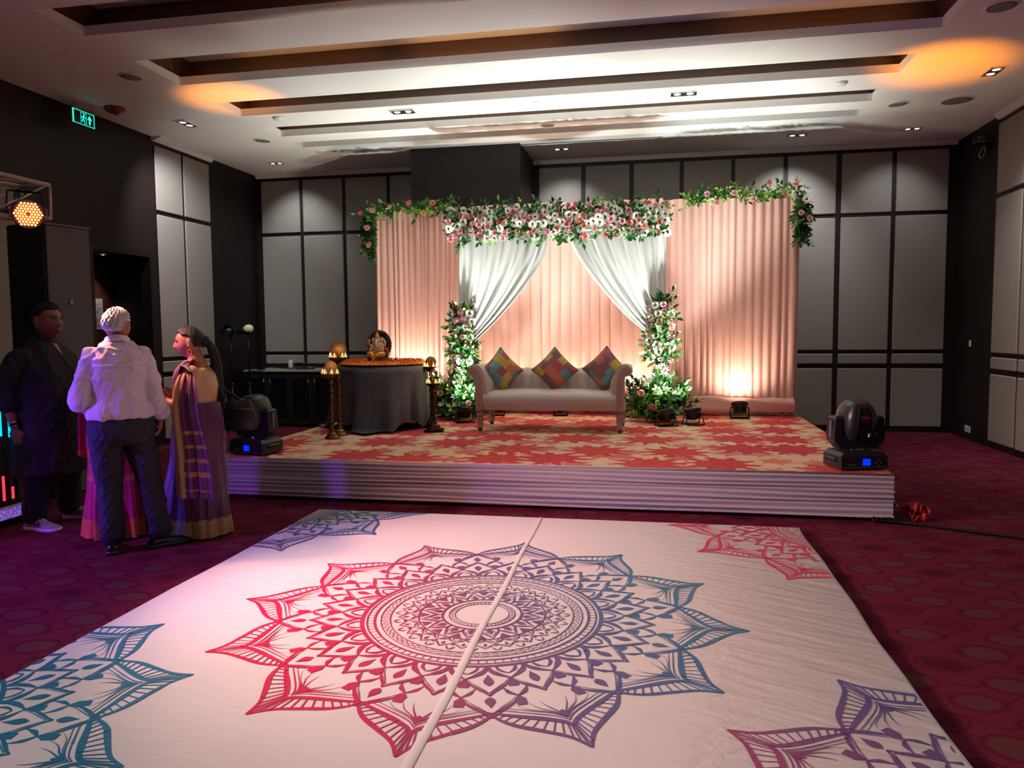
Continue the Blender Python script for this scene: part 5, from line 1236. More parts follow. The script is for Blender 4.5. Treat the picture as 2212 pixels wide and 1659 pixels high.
def head_pt(th, ph, off=0, full=1.0):
    """th 0 top .. PI chin, ph azimuth 0 = front (+y)"""
    x = (HEADR[0]+off)*math.sin(th)*math.sin(ph); y = (HEADR[1]+off)*math.sin(th)*math.cos(ph); z = (HEADR[2]+off)*math.cos(th)
    k = sstep(-.015, -.115, z) if False else max(0, min(1, (-.015-z)/.10)); k = k*k*(3-2*k)
    x *= 1-.16*k*full; 
    if y < 0: y *= 1-.40*k; y -= .012*gs(z-.03, .06)
    else:
        y *= 1-.02*k; fr = max(0, math.cos(ph))**.5 if math.cos(ph) > 0 else 0
        n = gs(x, .013)*(.030*max(0, min(1, (.034-z)/.055)) if z > -.022 else .030*max(0, 1-(-.022-z)/.013)); n += gs(abs(x)-.012, .009)*.009*gs(z+.024, .009)
        y += fr*(n-.010*gs(abs(x)-.031, .017)*gs(z-.018, .013)+.005*gs(z-.040, .009)*gs(x, .055)+.006*gs(abs(x)-.042, .02)*gs(z+.018, .02)
                 +.010*gs(x, .022)*gs(z+.052, .008)+.009*gs(x, .02)*gs(z+.069, .008)-.006*gs(x, .024)*gs(z+.0605, .0035)+.011*gs(x, .022)*gs(z+.098, .014)-.004*gs(z+.083, .006)*gs(x, .03))
    return V(x, y, z)
def add_head(mb, c, R, s=1, full=1.0):
    c = Vector(c); n, m = 72, 56; vs = [c+R @ (head_pt(.0001, 0)*s)]; fs = []
    for j in range(1, m): vs += [c+R @ (head_pt(PI*j/m, 2*PI*i/n, 0, full)*s) for i in range(n)]
    vs.append(c+R @ (head_pt(PI-.0001, 0)*s)); L = len(vs)-1
    for i in range(n): fs.append((0, 1+i, 1+(i+1) % n)); fs.append((L, L-n+(i+1) % n, L-n+i))
    for j in range(m-2):
        for i in range(n): a = 1+j*n; k = (i+1) % n; fs.append((a+i, a+n+i, a+n+k, a+k))
    mb.add(vs, fs)
    for sg in (-1, 1):
        mb.ell(c+R @ V(sg*.079*s, -.010*s, -.002*s), (.009*s, .020*s, .033*s), 10, 8, R=R @ Matrix.Rotation(sg*.35, 3, 'Z'))
        mb.ell(c+R @ V(sg*.080*s, -.006*s, -.028*s), (.008*s, .009*s, .010*s), 8, 6, R=R)
def hair_cap(name, parent, c, R, s, line, mt, thick=.012, back=.0, seed=0, rough=.003):
    """line(ph) -> polar angle where the hair ends"""
    m = MB(); rr = random.Random(seed); n, k = 96, 26; ph = [rr.uniform(0, 6) for _ in range(6)]
    def fn(u, v):
        p = 2*PI*u; te = line(p if p < PI else 2*PI-p); th = .001+te*v
        ed = sstep(1, .86, v); q = head_pt(th, p, 0)
        o = thick*ed-.004*(1-ed)+rough*ed*(math.sin(p*31+th*7+ph[0])+math.sin(p*17-th*11+ph[1])+math.sin(p*43+th*19+ph[2]))*.4
        d = V(math.sin(th)*math.sin(p), math.sin(th)*math.cos(p)-.35*0, math.cos(th)).normalized()
        return Vector(c)+R @ ((q+d*o)*s)
    m.grid(fn, n, k, wrap=True)
    return m.build(name, mt, parent, fix=True)
EYEW = mat('eye_white', C(214, 206, 200), .25); IRIS = mat('dark_iris', C(30, 18, 14), .15); BROW = mat('dark_hair', C(18, 14, 15), .5, bump=.6, bs=220, bd=.004); LIPM = mat('lip', C(122, 62, 60), .45)
def face_parts(parent, c, R, s, brow=BROW, lip=LIPM, lids=None):
    c = Vector(c)
    for sg in (-1, 1):
        m = MB(); m.ell(c+R @ V(sg*.031*s, .0795*s, .0175*s), (.0135*s, .0115*s, .0075*s), 14, 10, R=R); e = m.build('eye', EYEW, parent)
        m = MB(); m.ell(c+R @ V(sg*.031*s+.001, .0875*s, .0172*s), (.0060*s, .0045*s, .0060*s), 10, 8, R=R); m.build('iris', IRIS, e)
        m = MB(); P = [c+R @ V(sg*x*s, y*s, z*s) for x, y, z in ((.014, .099, .036), (.026, .098, .042), (.042, .090, .041), (.054, .078, .034))]; m.tube(cr(P, 4), [(.0022, .0045)]*4+[(.0024, .0048)]*6+[(.0015, .002)]*3, 6); m.build('eyebrow', brow, parent)
        m = MB(); P = [c+R @ V(sg*x*s, y*s, z*s) for x, y, z in ((.016, .0865, .0185), (.024, .0915, .0248), (.034, .0905, .0252), (.046, .0825, .0195))]; m.tube(cr(P, 3), .0024*s, 6); m.build('eyelid', lids or BROW, parent)
    m = MB()
    for z, w, y in ((-.0545, .023, .1035), (-.0665, .019, .1030)):
        P = [c+R @ V(x*s, (y-abs(x)*abs(x)*14)*s, (z+(.002 if z > -.06 else -.002)*math.cos(x*60))*s) for x in (-w, -w/2, 0, w/2, w)]; m.tube(cr(P, 3), [(.0035*s*max(.25, math.cos((i/12-.5)*PI)), .0035*s) for i in range(13)], 6)
    m.build('lips', lip, parent)
def add_hand(mb, wr, d, pn, side, s=1, curl=.5):
    """wr wrist, d direction to the fingers, pn palm normal, side +1: thumb along d x pn"""
    wr = Vector(wr); d = Vector(d).normalized(); pn = Vector(pn); pn = (pn-d*pn.dot(d)).normalized(); w = d.cross(pn)*side
    mb.tube([wr-d*.03*s, wr+d*.01*s, wr+d*.05*s, wr+d*.085*s], [(.027*s, .021*s), (.029*s, .019*s), (.042*s, .016*s), (.040*s, .013*s)], 12, up=w)
    for k, L in enumerate((.072, .082, .077, .060)):
        p = wr+d*(.080-.004*abs(k-1.3))*s+w*(.029-.0195*k)*s; dd = d.copy(); P = [p-d*.015*s, p]; ang_ = curl*.55
        for j, f in enumerate((.45, .32, .23)):
            dd = (Matrix.Rotation(ang_*(1 if j else .7), 3, d.cross(pn)) @ dd) if False else (dd*math.cos(ang_*(.7 if j == 0 else 1))+pn*math.sin(ang_*(.7 if j == 0 else 1))).normalized()
            P.append(P[-1]+dd*L*f*s); pn2 = pn
            pn = (pn-dd*pn.dot(dd)).normalized()
        mb.tube(P, [.0095*s, .0095*s, .0088*s, .008*s, .0066*s], 8, roundcap=True)
        pn = Vector(pn2); pn = (pn-d*pn.dot(d)).normalized()
    t0 = wr+d*.022*s+w*.026*s; P = [t0-w*.01, t0+(w*.5+d*.6).normalized()*.032*s, t0+(w*.42+d*.8+pn*.15).normalized()*.062*s, t0+(w*.30+d*.9+pn*.3).normalized()*.086*s]
    mb.tube(P, [.013*s, .0115*s, .010*s, .008*s], 8, roundcap=True)
def sup(c, rx, ry, n=40, p=2.5, rz=0):
    out = []
    for i in range(n):
        a = 2*PI*i/n; ca, sa = math.cos(a), math.sin(a); x = rx*math.copysign(abs(ca)**(2/p), ca); y = ry*math.copysign(abs(sa)**(2/p), sa)
        out.append(Vector(c)+V(x*math.cos(rz)-y*math.sin(rz), x*math.sin(rz)+y*math.cos(rz), 0))
    return out
def limb(mb, pts, rad, n=14, cap=True): mb.tube(cr(pts, 6), [rad[min(int(i/6), len(rad)-2)]+(rad[min(int(i/6), len(rad)-2)+1]-rad[min(int(i/6), len(rad)-2)])*((i/6) % 1 if i < 6*(len(rad)-1) else 1) for i in range(6*(len(pts)-1)+1)], n, roundcap=cap)
def skin(name, col, rough=.5): return mat(name, col, rough, var=.08, vs=14, bump=.12, bs=160, bd=.002, sub=.08)
def skin_body(t, J, mt, s=1, legs=True, torso=(.15, .10), full=1.0, barefoot=False):
    mb = MB(); add_head(mb, J['head'], J['hrot'], J.get('hs', 1), full)
    hc = Vector(J['head']); nb = Vector(J['neck']); mb.tube([hc+J['hrot'] @ V(0, -.018, -.055), hc.lerp(nb, .6)+V(0, -.004, 0), nb, nb+V(0, 0, -.06)], [.052, .054*full, .062, .085], 16)
    rx, ry = torso; zt = nb.z-.03; zb = J['hipL'][2]
    mb.rings([sup((0, (nb.y)*f*.8, zb-.06+(zt-zb+.06)*f), rx*k, ry*k2) for f, k, k2 in ((0, .85, .9), (.12, 1, 1), (.4, .88, .95), (.72, 1.02, 1.05), (.9, 1.0, .9), (1, .6, .65))])
    for sd in 'LR':
        sh, el, wr = (Vector(J[k+sd]) for k in ('sh', 'el', 'wr')); limb(mb, [sh, (sh+el)/2, el, (el*.6+wr*.4), wr], [.052, .047, .040, .040, .027])
        d, pn, side, curl = J['hand'+sd]; add_hand(mb, wr, d, pn, side, J.get('hands', 1), curl)
        if legs:
            h, k, a = (Vector(J[q+sd]) for q in ('hip', 'kn', 'an')); limb(mb, [h, (h+k)/2, k, k*.55+a*.45, a], [.085, .07, .052, .05, .036])
            if barefoot or True: fd = Vector(J['ft'+sd]); mb.tube([a+V(0, 0, -.02)-fd*.03, a+fd*.06+V(0, 0, -.035), a+fd*.13+V(0, 0, -.05)], [.034, (.030, .032), (.014, .034)], 10, roundcap=True)
    return fuse(mb, .0062, 'body', mt, t, 2)
def shoe(t, a, fd, mt, sole, L=.285, w=.050, name='shoe', hi=.085, lace=None):
    """a: point on the floor under the ankle, fd: forward"""
    fd = Vector((fd[0], fd[1], 0)).normalized(); rt = V(fd.y, -fd.x, 0); a = Vector((a[0], a[1], 0)); m = MB(); rs = []
    for f, ww, h in ((-.26, .45, .055), (-.24, .72, hi*.8), (-.16, .80, hi), (.0, .80, hi*1.02), (.12, .82, hi*.98), (.26, .92, hi*.78), (.42, 1.0, .060), (.58, .96, .050), (.68, .72, .040), (.73, .38, .030)):
        c = a+fd*L*f; rs.append([c+rt*(w*ww*x)+V(0, 0, .018+(h-.018)*z) for x, z in ((-.9, 0), (-1, .25), (-.92, .6), (-.6, .88), (0, 1), (.6, .88), (.92, .6), (1, .25), (.9, 0))])
    m.rings(rs); o = m.build(name, mt, t, fix=True, sharp=60)
    m = MB(); rs = []
    for f, ww in ((-.285, .5), (-.25, .85), (-.1, .92), (.1, .92), (.4, 1.10), (.58, 1.06), (.70, .80), (.765, .4)):
        c = a+fd*L*f; rs.append([c+rt*(w*ww*x)+V(0, 0, z) for x, z in ((-.98, .001), (-1.02, .028), (1.02, .028), (.98, .001))])
    m.rings(rs); m.build('sole', sole, o, fix=True)
    if lace:
        for k in range(5): c = a+fd*L*(.10+.06*k); m = MB(); z = hi*(.98-.07*k); m.tube([c-rt*.026+V(0, 0, z-.010), c+V(0, 0, z+.006), c+rt*.026+fd*.012+V(0, 0, z-.010)], .0035, 6); m.build('lace', lace, o)
    return o, a, fd, rt
def wrinkle(amp, seed, dirz=1.0, sc=1.0):
    r = random.Random(seed); W_ = [(V(r.uniform(-1, 1), r.uniform(-1, 1), r.uniform(-1, 1)*dirz).normalized()*r.uniform(22, 62)*sc, r.uniform(0, 6), r.uniform(.4, 1)) for _ in range(8)]
    def f(p):
        s = 0
        for k, ph, a in W_: q = 1-abs(math.sin(.5*(p.dot(k)+ph+1.8*math.sin(p.z*11+ph)+1.2*math.sin(p.x*13+ph*2)))); s += a*(q*q*q-.06)
        return amp*s*.5
    return f
def heading(F): return math.atan2(-F[0], F[1])
I3 = Matrix.Identity(3)

# --- older man in a white shirt, seen from behind
t = thing('person', 'white-haired man in white shirt and dark trousers seen from behind', 'person', (-3.575, 4.52, 0), heading((-.617, .787)), 'people standing by the loudspeaker')
SK1 = skin('tan_skin', C(168, 112, 88)); hr = Matrix.Rotation(-.42, 3, 'Z') @ Matrix.Rotation(.05, 3, 'X')
J = dict(head=(.005, .035, 1.545), hrot=hr, hs=.98, neck=(0, -.005, 1.385), shL=(-.155, -.01, 1.36), elL=(-.238, -.058, 1.055), wrL=(-.13, .16, 1.02), shR=(.155, -.01, 1.36), elR=(.213, -.058, 1.07), wrR=(.250, .05, .905),
         hipL=(-.085, 0, .88), hipR=(.085, 0, .88), knL=(-.085, .03, .47), knR=(.165, .02, .47), anL=(-.08, 0, .08), anR=(.205, .01, .08), ftL=(0, 1, 0), ftR=(.8, .6, 0),
         handL=(V(.5, .85, -.1), V(0, 0, -1), 1, .5), handR=(V(-.08, .3, -1), V(-1, .2, 0), 1, .6))
body = skin_body(t, J, SK1, torso=(.155, .10))
face_parts(body, J['head'], hr, .98, mat('white_hair', C(206, 200, 196), .6))
WH = mat('white_hair', C(206, 200, 196), .6, bump=.7, bs=260, bd=.004)
hair_cap('hair', t, J['head'], hr, .985, lambda p: .30*PI+.11*PI*sstep(.8, 1.4, p)+.19*PI*sstep(1.85, 2.35, p)+.012*math.sin(p*13), WH, .013, seed=2, rough=.009)
SHIRT = mat('white_poplin', C(222, 208, 214), .75, bump=.12, bs=120, bd=.003)
mb = MB(); mb.rings([sup((0, y, z), rx, ry, 44, 2.6) for z, rx, ry, y in ((.915, .165, .12, 0), (.93, .198, .145, -.005), (.97, .205, .152, -.01), (1.05, .172, .130, -.01), (1.15, .168, .130, -.01), (1.25, .172, .132, -.012), (1.33, .168, .122, -.012), (1.385, .140, .098, -.010), (1.425, .098, .078, -.008), (1.445, .07, .068, -.005))])
limb(mb, [(-.145, -.01, 1.36), (-.202, -.03, 1.22), (-.240, -.06, 1.06), (-.215, .03, 1.025), (-.17, .10, 1.02)], [.058, .056, .055, .053, .048]); limb(mb, [(.145, -.01, 1.36), (.185, -.035, 1.21), (.215, -.06, 1.07), (.236, -.02, 1.0), (.250, .02, .955)], [.058, .056, .055, .055, .050])
fuse(mb, .0095, 'shirt', SHIRT, t, 3, .5, wrinkle(.016, 5, .45, 1.2))
mb = MB(); rs = []
for f, dz, k in ((0, .0, 1.0), (.5, .04, .93), (1, .055, .90), (1.2, .045, 1.02), (1.6, .0, 1.16)): rs.append([V(.075*k*math.sin(a), -.004+.070*k*math.cos(a)-.0, 1.425+dz*.8-.022*math.cos(a)) for a in [2*PI*i/40 for i in range(40)]])
mb.rings(rs, cap=False); mb.build('collar', SHIRT, t)
mb = MB(); mb.tube([(-.15, -.150, 1.285), (-.05, -.155, 1.29), (.05, -.155, 1.29), (.15, -.150, 1.285)], .0035, 6); mb.build('yoke_seam', SHIRT, t)
for p, d, r in (((.254, .028, .945), (.1, .55, -.8), .054), ((-.185, .11, 1.02), (.5, .85, 0), .050)):
    d = Vector(d).normalized(); mb = MB(); mb.tube([Vector(p)-d*.02, Vector(p)-d*.022, Vector(p)+d*.02, Vector(p)+d*.024], [r*.9, r*1.12, r*1.14, r*.92], 18); mb.build('rolled_cuff', SHIRT, t)
TROU = mat('charcoal_wool', C(36, 36, 44), .8, bump=.15, bs=200, bd=.002)
mb = MB(); mb.rings([sup((0, y, z), rx, ry, 40, 2.5) for z, rx, ry, y in ((.75, .165, .115, .0), (.80, .198, .14, -.01), (.87, .205, .14, -.01), (.925, .195, .135, -.005), (.945, .188, .13, -.005))])
limb(mb, [(-.098, 0, .82), (-.09, .01, .65), (-.085, .02, .46), (-.082, .0, .27), (-.080, -.005, .12)], [.102, .098, .080, .076, .080], 16); limb(mb, [(.098, 0, .82), (.13, .01, .65), (.165, .01, .46), (.19, .0, .27), (.205, -.005, .12)], [.102, .098, .078, .074, .080], 16)
fuse(mb, .009, 'trousers', TROU, t, 3, .5, wrinkle(.012, 8, 1.6))
mb = MB(); mb.rings([sup((0, -.005, z), .198, .138, 40, 2.5) for z in (.918, .945)]); mb.build('belt', mat('black_leather', C(16, 15, 16), .4), t)
BLS = mat('black_shoe_leather', C(14, 14, 16), .25); shoe(t, (-.082, .0), (-.05, 1), BLS, BLACKP, .28, .052); shoe(t, (.205, .01), (.9, .25), BLS, BLACKP, .28, .052)
mb = MB(); d = V(-.02, .25, -1).normalized(); mb.tube([V(.250, .05, .905)-d*.012, V(.250, .05, .905)+d*.012], .034, 16); w_ = mb.build('watch_strap', CHROME, t)

# --- big man in a dark kurta
t = thing('person', 'big man in a dark kurta and pale trainers standing by the loudspeaker', 'person', (-4.665, 5.08, 0), heading((.99, .02)), 'people standing by the loudspeaker')
SK2 = skin('brown_skin', C(150, 98, 80)); hr = Matrix.Rotation(-.20, 3, 'Z')
J = dict(head=(0, .05, 1.588), hrot=hr, hs=1.16, neck=(0, .01, 1.42), shL=(-.19, -.02, 1.34), elL=(-.29, -.02, 1.07), wrL=(-.25, .19, .86), shR=(.19, -.02, 1.34), elR=(.285, -.10, 1.07), wrR=(.285, -.03, .80),
         hipL=(-.11, 0, .90), hipR=(.11, 0, .90), knL=(-.17, .03, .48), knR=(.14, .02, .48), anL=(-.19, .0, .09), anR=(.16, -.02, .09), ftL=(-.1, 1, 0), ftR=(.15, 1, 0),
         handL=(V(.3, .3, -1), V(1, -.3, 0), -1, .5), handR=(V(-.1, .15, -1), V(-1, -.1, 0), 1, .45))
body = skin_body(t, J, SK2, torso=(.19, .15), full=.45)
face_parts(body, J['head'], hr, 1.16)
BLH = mat('black_hair', C(9, 7, 8), .6, bump=.7, bs=200, bd=.005)
hair_cap('hair', t, J['head'], hr, 1.16, lambda p: .27*PI+.13*PI*sstep(.9, 1.5, p)+.24*PI*sstep(1.7, 2.2, p), BLH, .017, seed=4, rough=.005)
mb = MB(); hc = Vector(J['head'])   # short beard shadow
KUR = mat('black_kurta', C(30, 22, 30), .85, bump=.2, bs=160, bd=.003)
mb = MB(); mb.rings([sup((0, y, z), rx, ry, 48, 2.4) for z, rx, ry, y in ((.43, .285, .235, .02), (.6, .270, .235, .03), (.8, .262, .240, .04), (.95, .262, .245, .05), (1.08, .258, .24, .05), (1.2, .25, .215, .03), (1.28, .235, .185, .01), (1.35, .195, .145, .0), (1.41, .13, .105, .0), (1.445, .09, .09, .0))])
limb(mb, [(-.185, -.02, 1.32), (-.25, -.03, 1.20), (-.285, -.02, 1.07), (-.275, .08, .98)], [.088, .084, .076, .066]); limb(mb, [(.185, -.02, 1.32), (.25, -.06, 1.20), (.280, -.105, 1.07), (.285, -.07, .955)], [.088, .084, .078, .068])
fuse(mb, .010, 'kurta', KUR, t, 3, .5, wrinkle(.016, 12, .5))
mb = MB(); rs = []
for dz, k in ((-.02, 1.12), (.0, 1.04), (.03, 1.0), (.032, .94), (.0, .96)): rs.append([V(.082*k*math.sin(a), .004+.082*k*math.cos(a), 1.425+dz-.030*math.cos(a)) for a in [2*PI*(i+.6)/40 for i in range(40)]])
mb.rings(rs, cap=False); mb.build('band_collar', KUR, t)
mb = MB(); mb.hull([(-.022, .075, 1.425), (.022, .075, 1.425), (.008, .15, 1.335), (-.008, .15, 1.335)], [(-.022, .096, 1.425), (.022, .096, 1.425), (.003, .166, 1.33), (-.003, .166, 1.33)]); mb.build('neck_opening', SK2, t, fix=True)
for z, y in ((1.24, .238), (1.17, .268), (1.10, .286)): mb = MB(); mb.ell((.004, y, z), (.006, .004, .006), 8, 5); mb.build('button', BLACKM, t)
mb = MB(); mb.tube(cr([(.018, .20, 1.29), (.018, .268, 1.18), (.018, .294, 1.05)], 6), .004, 6); mb.build('placket', KUR, t)
TR2 = mat('dark_navy_cotton', C(24, 24, 44), .85)
mb = MB(); limb(mb, [(-.11, 0, .75), (-.15, .02, .48), (-.19, -.005, .10)], [.12, .10, .085], 16); limb(mb, [(.11, 0, .75), (.13, .02, .48), (.16, -.02, .10)], [.12, .10, .085], 16); mb.rings([sup((0, 0, z), .2, .15) for z in (.72, .84)])
fuse(mb, .010, 'trousers', TR2, t, 3, .5, wrinkle(.006, 3, 1))
TRN = mat('grey_trainer_mesh', C(140, 132, 142), .6, bump=.3, bs=150); SOLE = mat('white_sole', C(206, 200, 206), .5); LACE = mat('cream_lace', C(222, 210, 190), .7); MARK = mat('dark_trainer_mark', C(60, 54, 74), .5)
for a, fd in (((.17, .0), (.12, 1)), ((-.20, .03), (-.2, 1))):
    o, a0, f0, r0 = shoe(t, a, fd, TRN, SOLE, .30, .055, hi=.10, lace=LACE)
    for sd in (-1, 1):     # letter N on the side
        def q(u, z): return a0+f0*(.045+u)+r0*(sd*.0535)+V(0, 0, .045+z)
        m = MB(); u0, u1 = (0, .045) if sd > 0 else (.045, 0)
        m.tube([q(u0, 0), q(u0+.004, .038)], .004, 6); m.tube([q(u0+.004, .038), q(u1-.004, 0)], .004, 6); m.tube([q(u1-.004, 0), q(u1, .038)], .004, 6); m.build('side_letter', MARK, o)
for k in range(3): mb = MB(); d = V(-.1, .2, -1).normalized(); p = V(.285, -.03, .81)-d*(.005+.014*k); mb.tube([p-d*.004, p+d*.004], .036+.002*k, 16); mb.build('bracelet', CHROME if k != 1 else BLACKM, t)

# --- women in sarees
def m_silk(name, a, b, gold, hem, bars=None, edge=None):
    n = NT(name); o = n.co(); x, y, z = n.sep(o)
    f = n.noise(n.scale(o, (6, 6, 1.5)), 3, 3, .5); col = n.mix(f, a, b)
    tri = n.ma('ABSOLUTE', n.ma('SUBTRACT', n.ma('FRACT', n.ma('MULTIPLY', n.ma('ADD', x, y), 26)), .5))
    g = n.ma('LESS_THAN', n.ma('ADD', z, n.ma('MULTIPLY', tri, .045)), hem)
    if bars:
        for zc, hw in bars: g = n.ma('MAXIMUM', g, n.ma('LESS_THAN', n.ma('ABSOLUTE', n.ma('SUBTRACT', z, zc)), hw))
    if edge:
        e = n.node('ShaderNodeAttribute', attribute_name='edge').outputs['Fac']; g = n.ma('MAXIMUM', g, n.ma('GREATER_THAN', n.ma('ADD', e, n.ma('MULTIPLY', tri, .12)), edge))
    col = n.mix(g, col, gold); n.bump(n.noise(n.scale(o, (40, 40, 4)), 3, 2), .15, .004)
    n.b.inputs['Sheen Weight'].default_value = .3
    return n.set(Base_Color=col, Roughness=.42)
def saree_skirt(t, mt, rb, zt=.98, seed=0, trail=0.0):
    r = random.Random(seed); ph = [r.uniform(0, 6) for _ in range(5)]; mb = MB()
    def fn(u, v):
        a = 2*PI*u; z = .015+(zt-.015)*v; k = 1-v
        rx = (.155+.02*math.sin(PI*min(1, v*1.6))*0)+(rb-.155)*k**.85+.025*gs(v-.80, .14); ry = rx*(.86+.12*k)
        fr = max(0, math.sin(a))**2; fo = (.016*math.sin(a*13+ph[0]+v*1.5)+.010*math.sin(a*23+ph[1]))*k*(.45+1.1*fr)+.010*math.sin(a*5+z*9+ph[2])*k
        dz = .018*math.sin(a*7+ph[3])*(1 if v < .02 else 0)*0
        return V((rx+fo)*math.cos(a), (ry+fo)*math.sin(a)+trail*k*fr, z+dz)
    mb.grid(fn, 150, 30, wrap=True); return mb.build('saree_skirt', mt, t)
GOLDS = C(164, 126, 70)
t = thing('person', 'woman in a purple saree with gold border and long black hair', 'person', (-3.295, 5.0, 0), heading((-.985, -.17)), 'people standing by the loudspeaker')
SK3 = skin('warm_skin', C(172, 108, 84)); hr = Matrix.Rotation(.30, 3, 'Z') @ Matrix.Rotation(-.14, 3, 'X'); s = .92
J = dict(head=(0, .06, 1.425), hrot=hr, hs=.95, neck=(0, .0, 1.265), shL=(-.155, -.01, 1.215), elL=(-.240, .0, .965), wrL=(-.200, .21, 1.03), shR=(.155, -.01, 1.215), elR=(.20, .02, .96), wrR=(.06, .20, 1.03), hipL=(-.08, 0, .85), hipR=(.08, 0, .85),
         knL=(-.08, .02, .45), knR=(.08, .02, .45), anL=(-.09, -.05, .07), anR=(.09, .03, .07), ftL=(0, 1, 0), ftR=(0, 1, 0), hands=.9, handL=(V(.30, .9, .3), V(.8, -.3, .3), -1, .9), handR=(V(-.5, .8, .2), V(-.6, -.6, .2), 1, .9))
body = skin_body(t, J, SK3, torso=(.150, .115))
face_parts(body, J['head'], hr, .95, lip=mat('rose_lip', C(150, 56, 62), .4))
hair_cap('hair', t, J['head'], hr, .955, lambda p: .27*PI+.10*PI*sstep(.7, 1.3, p)+.26*PI*sstep(1.5, 2.0, p), BLH, .012, seed=6, rough=.002)
mb = MB(); h0 = Vector(J['head'])+hr @ V(0, -.11, -.02)
mb.tube(cr([h0+V(0, .03, .02), h0+V(.01, -.03, -.02), h0+V(.03, -.055, -.12), h0+V(.05, -.055, -.27), h0+V(.06, -.075, -.42), h0+V(.06, -.09, -.55)], 6), [(.045, .04)]*4+[(.030, .028)]*4+[(.036, .03)]*6+[(.044, .03)]*6+[(.042, .026)]*6+[(.028, .02)]*5, 16, roundcap=True); mb.build('ponytail', BLH, t)
mb = MB(); mb.lathe([(.030, -.012), (.036, 0), (.030, .012)], (0, 0, 0), 16); mb.v = [h0+V(.012, -.035, -.03)+Matrix.Rotation(.9, 3, 'X') @ v for v in mb.v]; mb.build('hair_tie', BLACKP, t)
mb = MB(); BLOUSE = mat('gold_blouse_silk', C(196, 152, 108), .55, bump=.2, bs=120)
mb.rings([sup((0, y, z), rx, ry, 44, 2.3) for z, rx, ry, y in ((.965, .140, .110, .0), (1.03, .150, .122, .005), (1.12, .160, .14, .012), (1.19, .162, .12, .008), (1.225, .15, .085, -.002), (1.248, .10, .06, -.004))])
for sg in (-1, 1): e = Vector(J['elL' if sg < 0 else 'elR']); limb(mb, [(sg*.145, -.01, 1.215), (sg*.175, -.012, 1.13), Vector((sg*.155, -.01, 1.215)).lerp(e, .62)], [.064, .060, .054])
fuse(mb, .008, 'blouse', BLOUSE, t, 3, .5, wrinkle(.003, 4))
saree_skirt(t, m_silk('purple_silk', C(66, 9, 58), C(90, 17, 74), GOLDS, .155), .195, .99, 3, .13)
mb = MB(); SILK2 = m_silk('purple_silk_pallu', C(76, 12, 66), C(104, 20, 84), GOLDS, -1, [(.80, .012), (.70, .012), (.60, .014), (.50, .018), (.385, .006)], .74)
path = cr([(.10, .17, .92), (.0, .178, 1.02), (-.085, .135, 1.15), (-.12, .045, 1.270), (-.155, -.005, 1.275), (-.248, -.015, 1.14), (-.296, -.025, .95), (-.285, -.045, .72), (-.275, -.055, .50), (-.27, -.06, .33)], 6)
wid = [.13, .13, .12, .085, .085, .095, .11, .13, .145, .15]; N = len(path)-1; EDG = []
def pall(u, v):
    k = v*N; i = min(int(k), N-1); p = path[i].lerp(path[i+1], k-i); q = v*(len(wid)-1); j = min(int(q), len(wid)-2); w = wid[j]+(wid[j+1]-wid[j])*(q-j)
    f = sstep(.28, .5, v); side = (V(.75, .35, .55)*(1-f)+V(.18, 1.0, .0)*f); mid = gs(v-.40, .10); side = (side*(1-mid)+V(-.95, .05, -.28)*-1*mid).normalized()
    nn = V(-.6, .7, .2)*(1-f)+V(-1, -.15, .05)*f
    EDG.append(u); return p+side*(u-.5)*2*w+nn.normalized()*(.014*math.sin(u*22+v*2)+.012*math.sin(u*9+1))*(.5+.7*v)
mb.grid(pall, 44, 90); pl = mb.build('pallu', SILK2, t)
at = pl.data.attributes.new('edge', 'FLOAT', 'POINT'); at.data.foreach_set('value', EDG)
mb = MB()
for k in range(5): d = (Vector(J['wrL'])-Vector(J['elL'])).normalized(); p = Vector(J['wrL'])-d*(.02+.010*k); mb = MB(); mb.tube([p-d*.003, p+d*.003], .037, 18); mb.build('bangle', CRIMS if k % 2 else GOLD, t)
for sg in (-1, 1): mb = MB(); c = Vector(J['head'])+hr @ V(sg*.082, -.004, -.055); mb.tube([c+V(0, .014*math.cos(a), -.014+.018*math.sin(a)) for a in [2*PI*i/14 for i in range(15)]], .003, 6); mb.build('earring', GOLD, t)
mb = MB(); mb.tube([V(.078*math.sin(a), -.005+.07*math.cos(a), 1.262+.008*math.cos(a)-.04*max(0, math.cos(a))) for a in [2*PI*i/30 for i in range(31)]], .0035, 6); mb.build('necklace', GOLD, t)
for x, y in ((-.09, -.02), (.09, .05)): shoe(t, (x, y), (0, 1), mat('dark_sandal', C(40, 26, 26), .5), BLACKP, .23, .042, 'sandal', .05)
Rw = Matrix.Rotation(heading((-.985, -.17)), 3, 'Z'); wp = V(-3.295, 5.0, 0)
m = MB(); c = wp+Rw @ V(-.135, .290, 1.085); m.lathe([(.026, -.045), (.036, .05), (.034, .05), (.025, -.04), (.001, -.04)], c, 20); one(m, GLASS, 'plastic_cup', 'clear plastic cup held by the woman in the purple saree', 'cup')
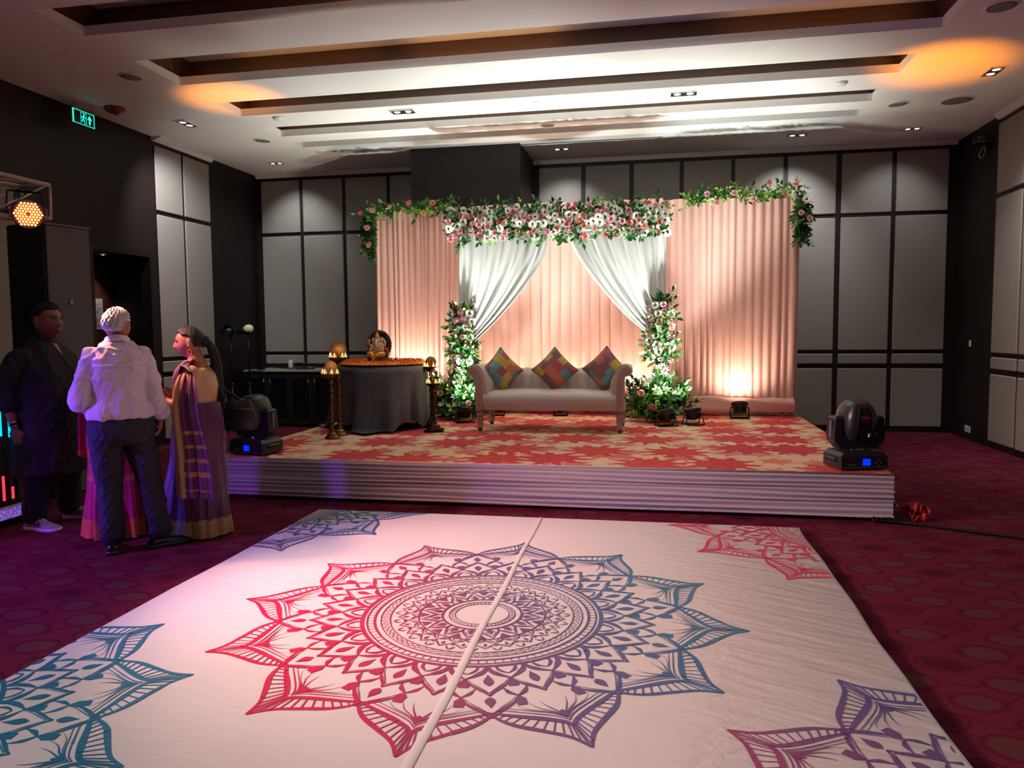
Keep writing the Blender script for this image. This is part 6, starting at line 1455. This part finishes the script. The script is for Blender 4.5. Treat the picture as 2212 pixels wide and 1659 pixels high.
# handbag on her far shoulder
BAG = mat('black_bag_leather', C(17, 17, 20), .5, bump=.4, bs=40, bd=.006)
bo = wp+Rw @ V(.08, -.265, .88); hb = thing('handbag', 'black leather shoulder bag hanging behind the woman in the purple saree', 'handbag', bo, heading((-.985, -.17)))
m = MB(); m.rings([[V(.06*k2*math.cos(a), .125*k*math.copysign(abs(math.sin(a))**.8, math.sin(a)), z) for a in [2*PI*i/32 for i in range(32)]] for z, k, k2 in ((-.115, .80, .7), (-.105, .98, .95), (-.04, 1.0, 1), (.05, .86, .8), (.10, .70, .45), (.118, .60, .2))]); m.build('body', BAG, hb, fix=True)
m = MB(); m.tube(cr([(-.01, .10, .10), (-.02, .16, .25), (-.0, .30, .40), (.03, .34, .42), (.03, .20, .25), (.03, -.02, .10)], 6), (.009), 8); m.build('strap', BAG, hb)
m = MB(); m.tube([(-.06, .12, .06), (-.062, -.12, .05)], .004, 6); m.build('zip', BRASS, hb)
for y in (.10, -.02): m = MB(); m.lathe([(.010, 0), (.012, .012), (.008, .03)], (-.015, y, .095), 10); m.build('strap_ring', BRASS, hb)
# woman hidden behind the older man
t = thing('person', 'woman in a bright pink saree mostly hidden behind the white-haired man', 'person', (-3.93, 4.93, 0), heading((.55, -.83)), 'people standing by the loudspeaker')
hr = I3; J.update(head=(0, .03, 1.375), hrot=hr, hs=.93, neck=(0, 0, 1.225), shL=(-.15, -.01, 1.18), shR=(.15, -.01, 1.18), elL=(-.19, .0, .94), elR=(.19, .0, .94), wrL=(-.08, .17, .97), wrR=(.08, .17, .97), handL=(V(.7, .6, .1), V(.3, -.6, .2), -1, .8), handR=(V(-.7, .6, .1), V(-.3, -.6, .2), 1, .8))
body = skin_body(t, J, SK3, torso=(.150, .115)); face_parts(body, J['head'], hr, .93)
hair_cap('hair', t, J['head'], hr, .94, lambda p: .27*PI+.10*PI*sstep(.7, 1.3, p)+.26*PI*sstep(1.5, 2.0, p), BLH, .014, seed=9)
mb = MB(); mb.rings([sup((0, y, z), rx, ry, 44, 2.3) for z, rx, ry, y in ((.93, .150, .115, .0), (1.0, .155, .125, .005), (1.10, .165, .14, .012), (1.16, .165, .12, .008), (1.195, .15, .085, -.002), (1.215, .10, .06, -.004))])
for sg in (-1, 1): limb(mb, [(sg*.145, -.01, 1.18), (sg*.17, -.01, 1.09), (sg*.18, -.005, 1.0)], [.064, .060, .054])
PKS = m_silk('pink_silk', C(168, 16, 84), C(196, 34, 104), C(206, 110, 70), .16, [(.45, .02), (.62, .02)]); fuse(mb, .009, 'blouse', PKS, t, 3)
saree_skirt(t, PKS, .255, .95, 8)
mb = MB(); path = cr([(-.12, .13, .90), (-.02, .16, 1.02), (.085, .12, 1.12), (.125, .02, 1.225), (.13, -.06, 1.20), (.17, -.12, 1.05), (.19, -.13, .80), (.20, -.12, .55)], 6); N = len(path)-1
mb.grid(lambda u, v: path[min(int(v*N), N)]+V(.5, .3, .3).normalized()*(u-.5)*.20+V(0, .3, 0)*(.02*math.sin(u*16)), 24, N); mb.build('pallu', PKS, t)
for x, y in ((-.08, .02), (.08, .02)): shoe(t, (x, y), (0, 1), mat('dark_sandal', C(40, 26, 26), .5), BLACKP, .23, .042, 'sandal', .05)
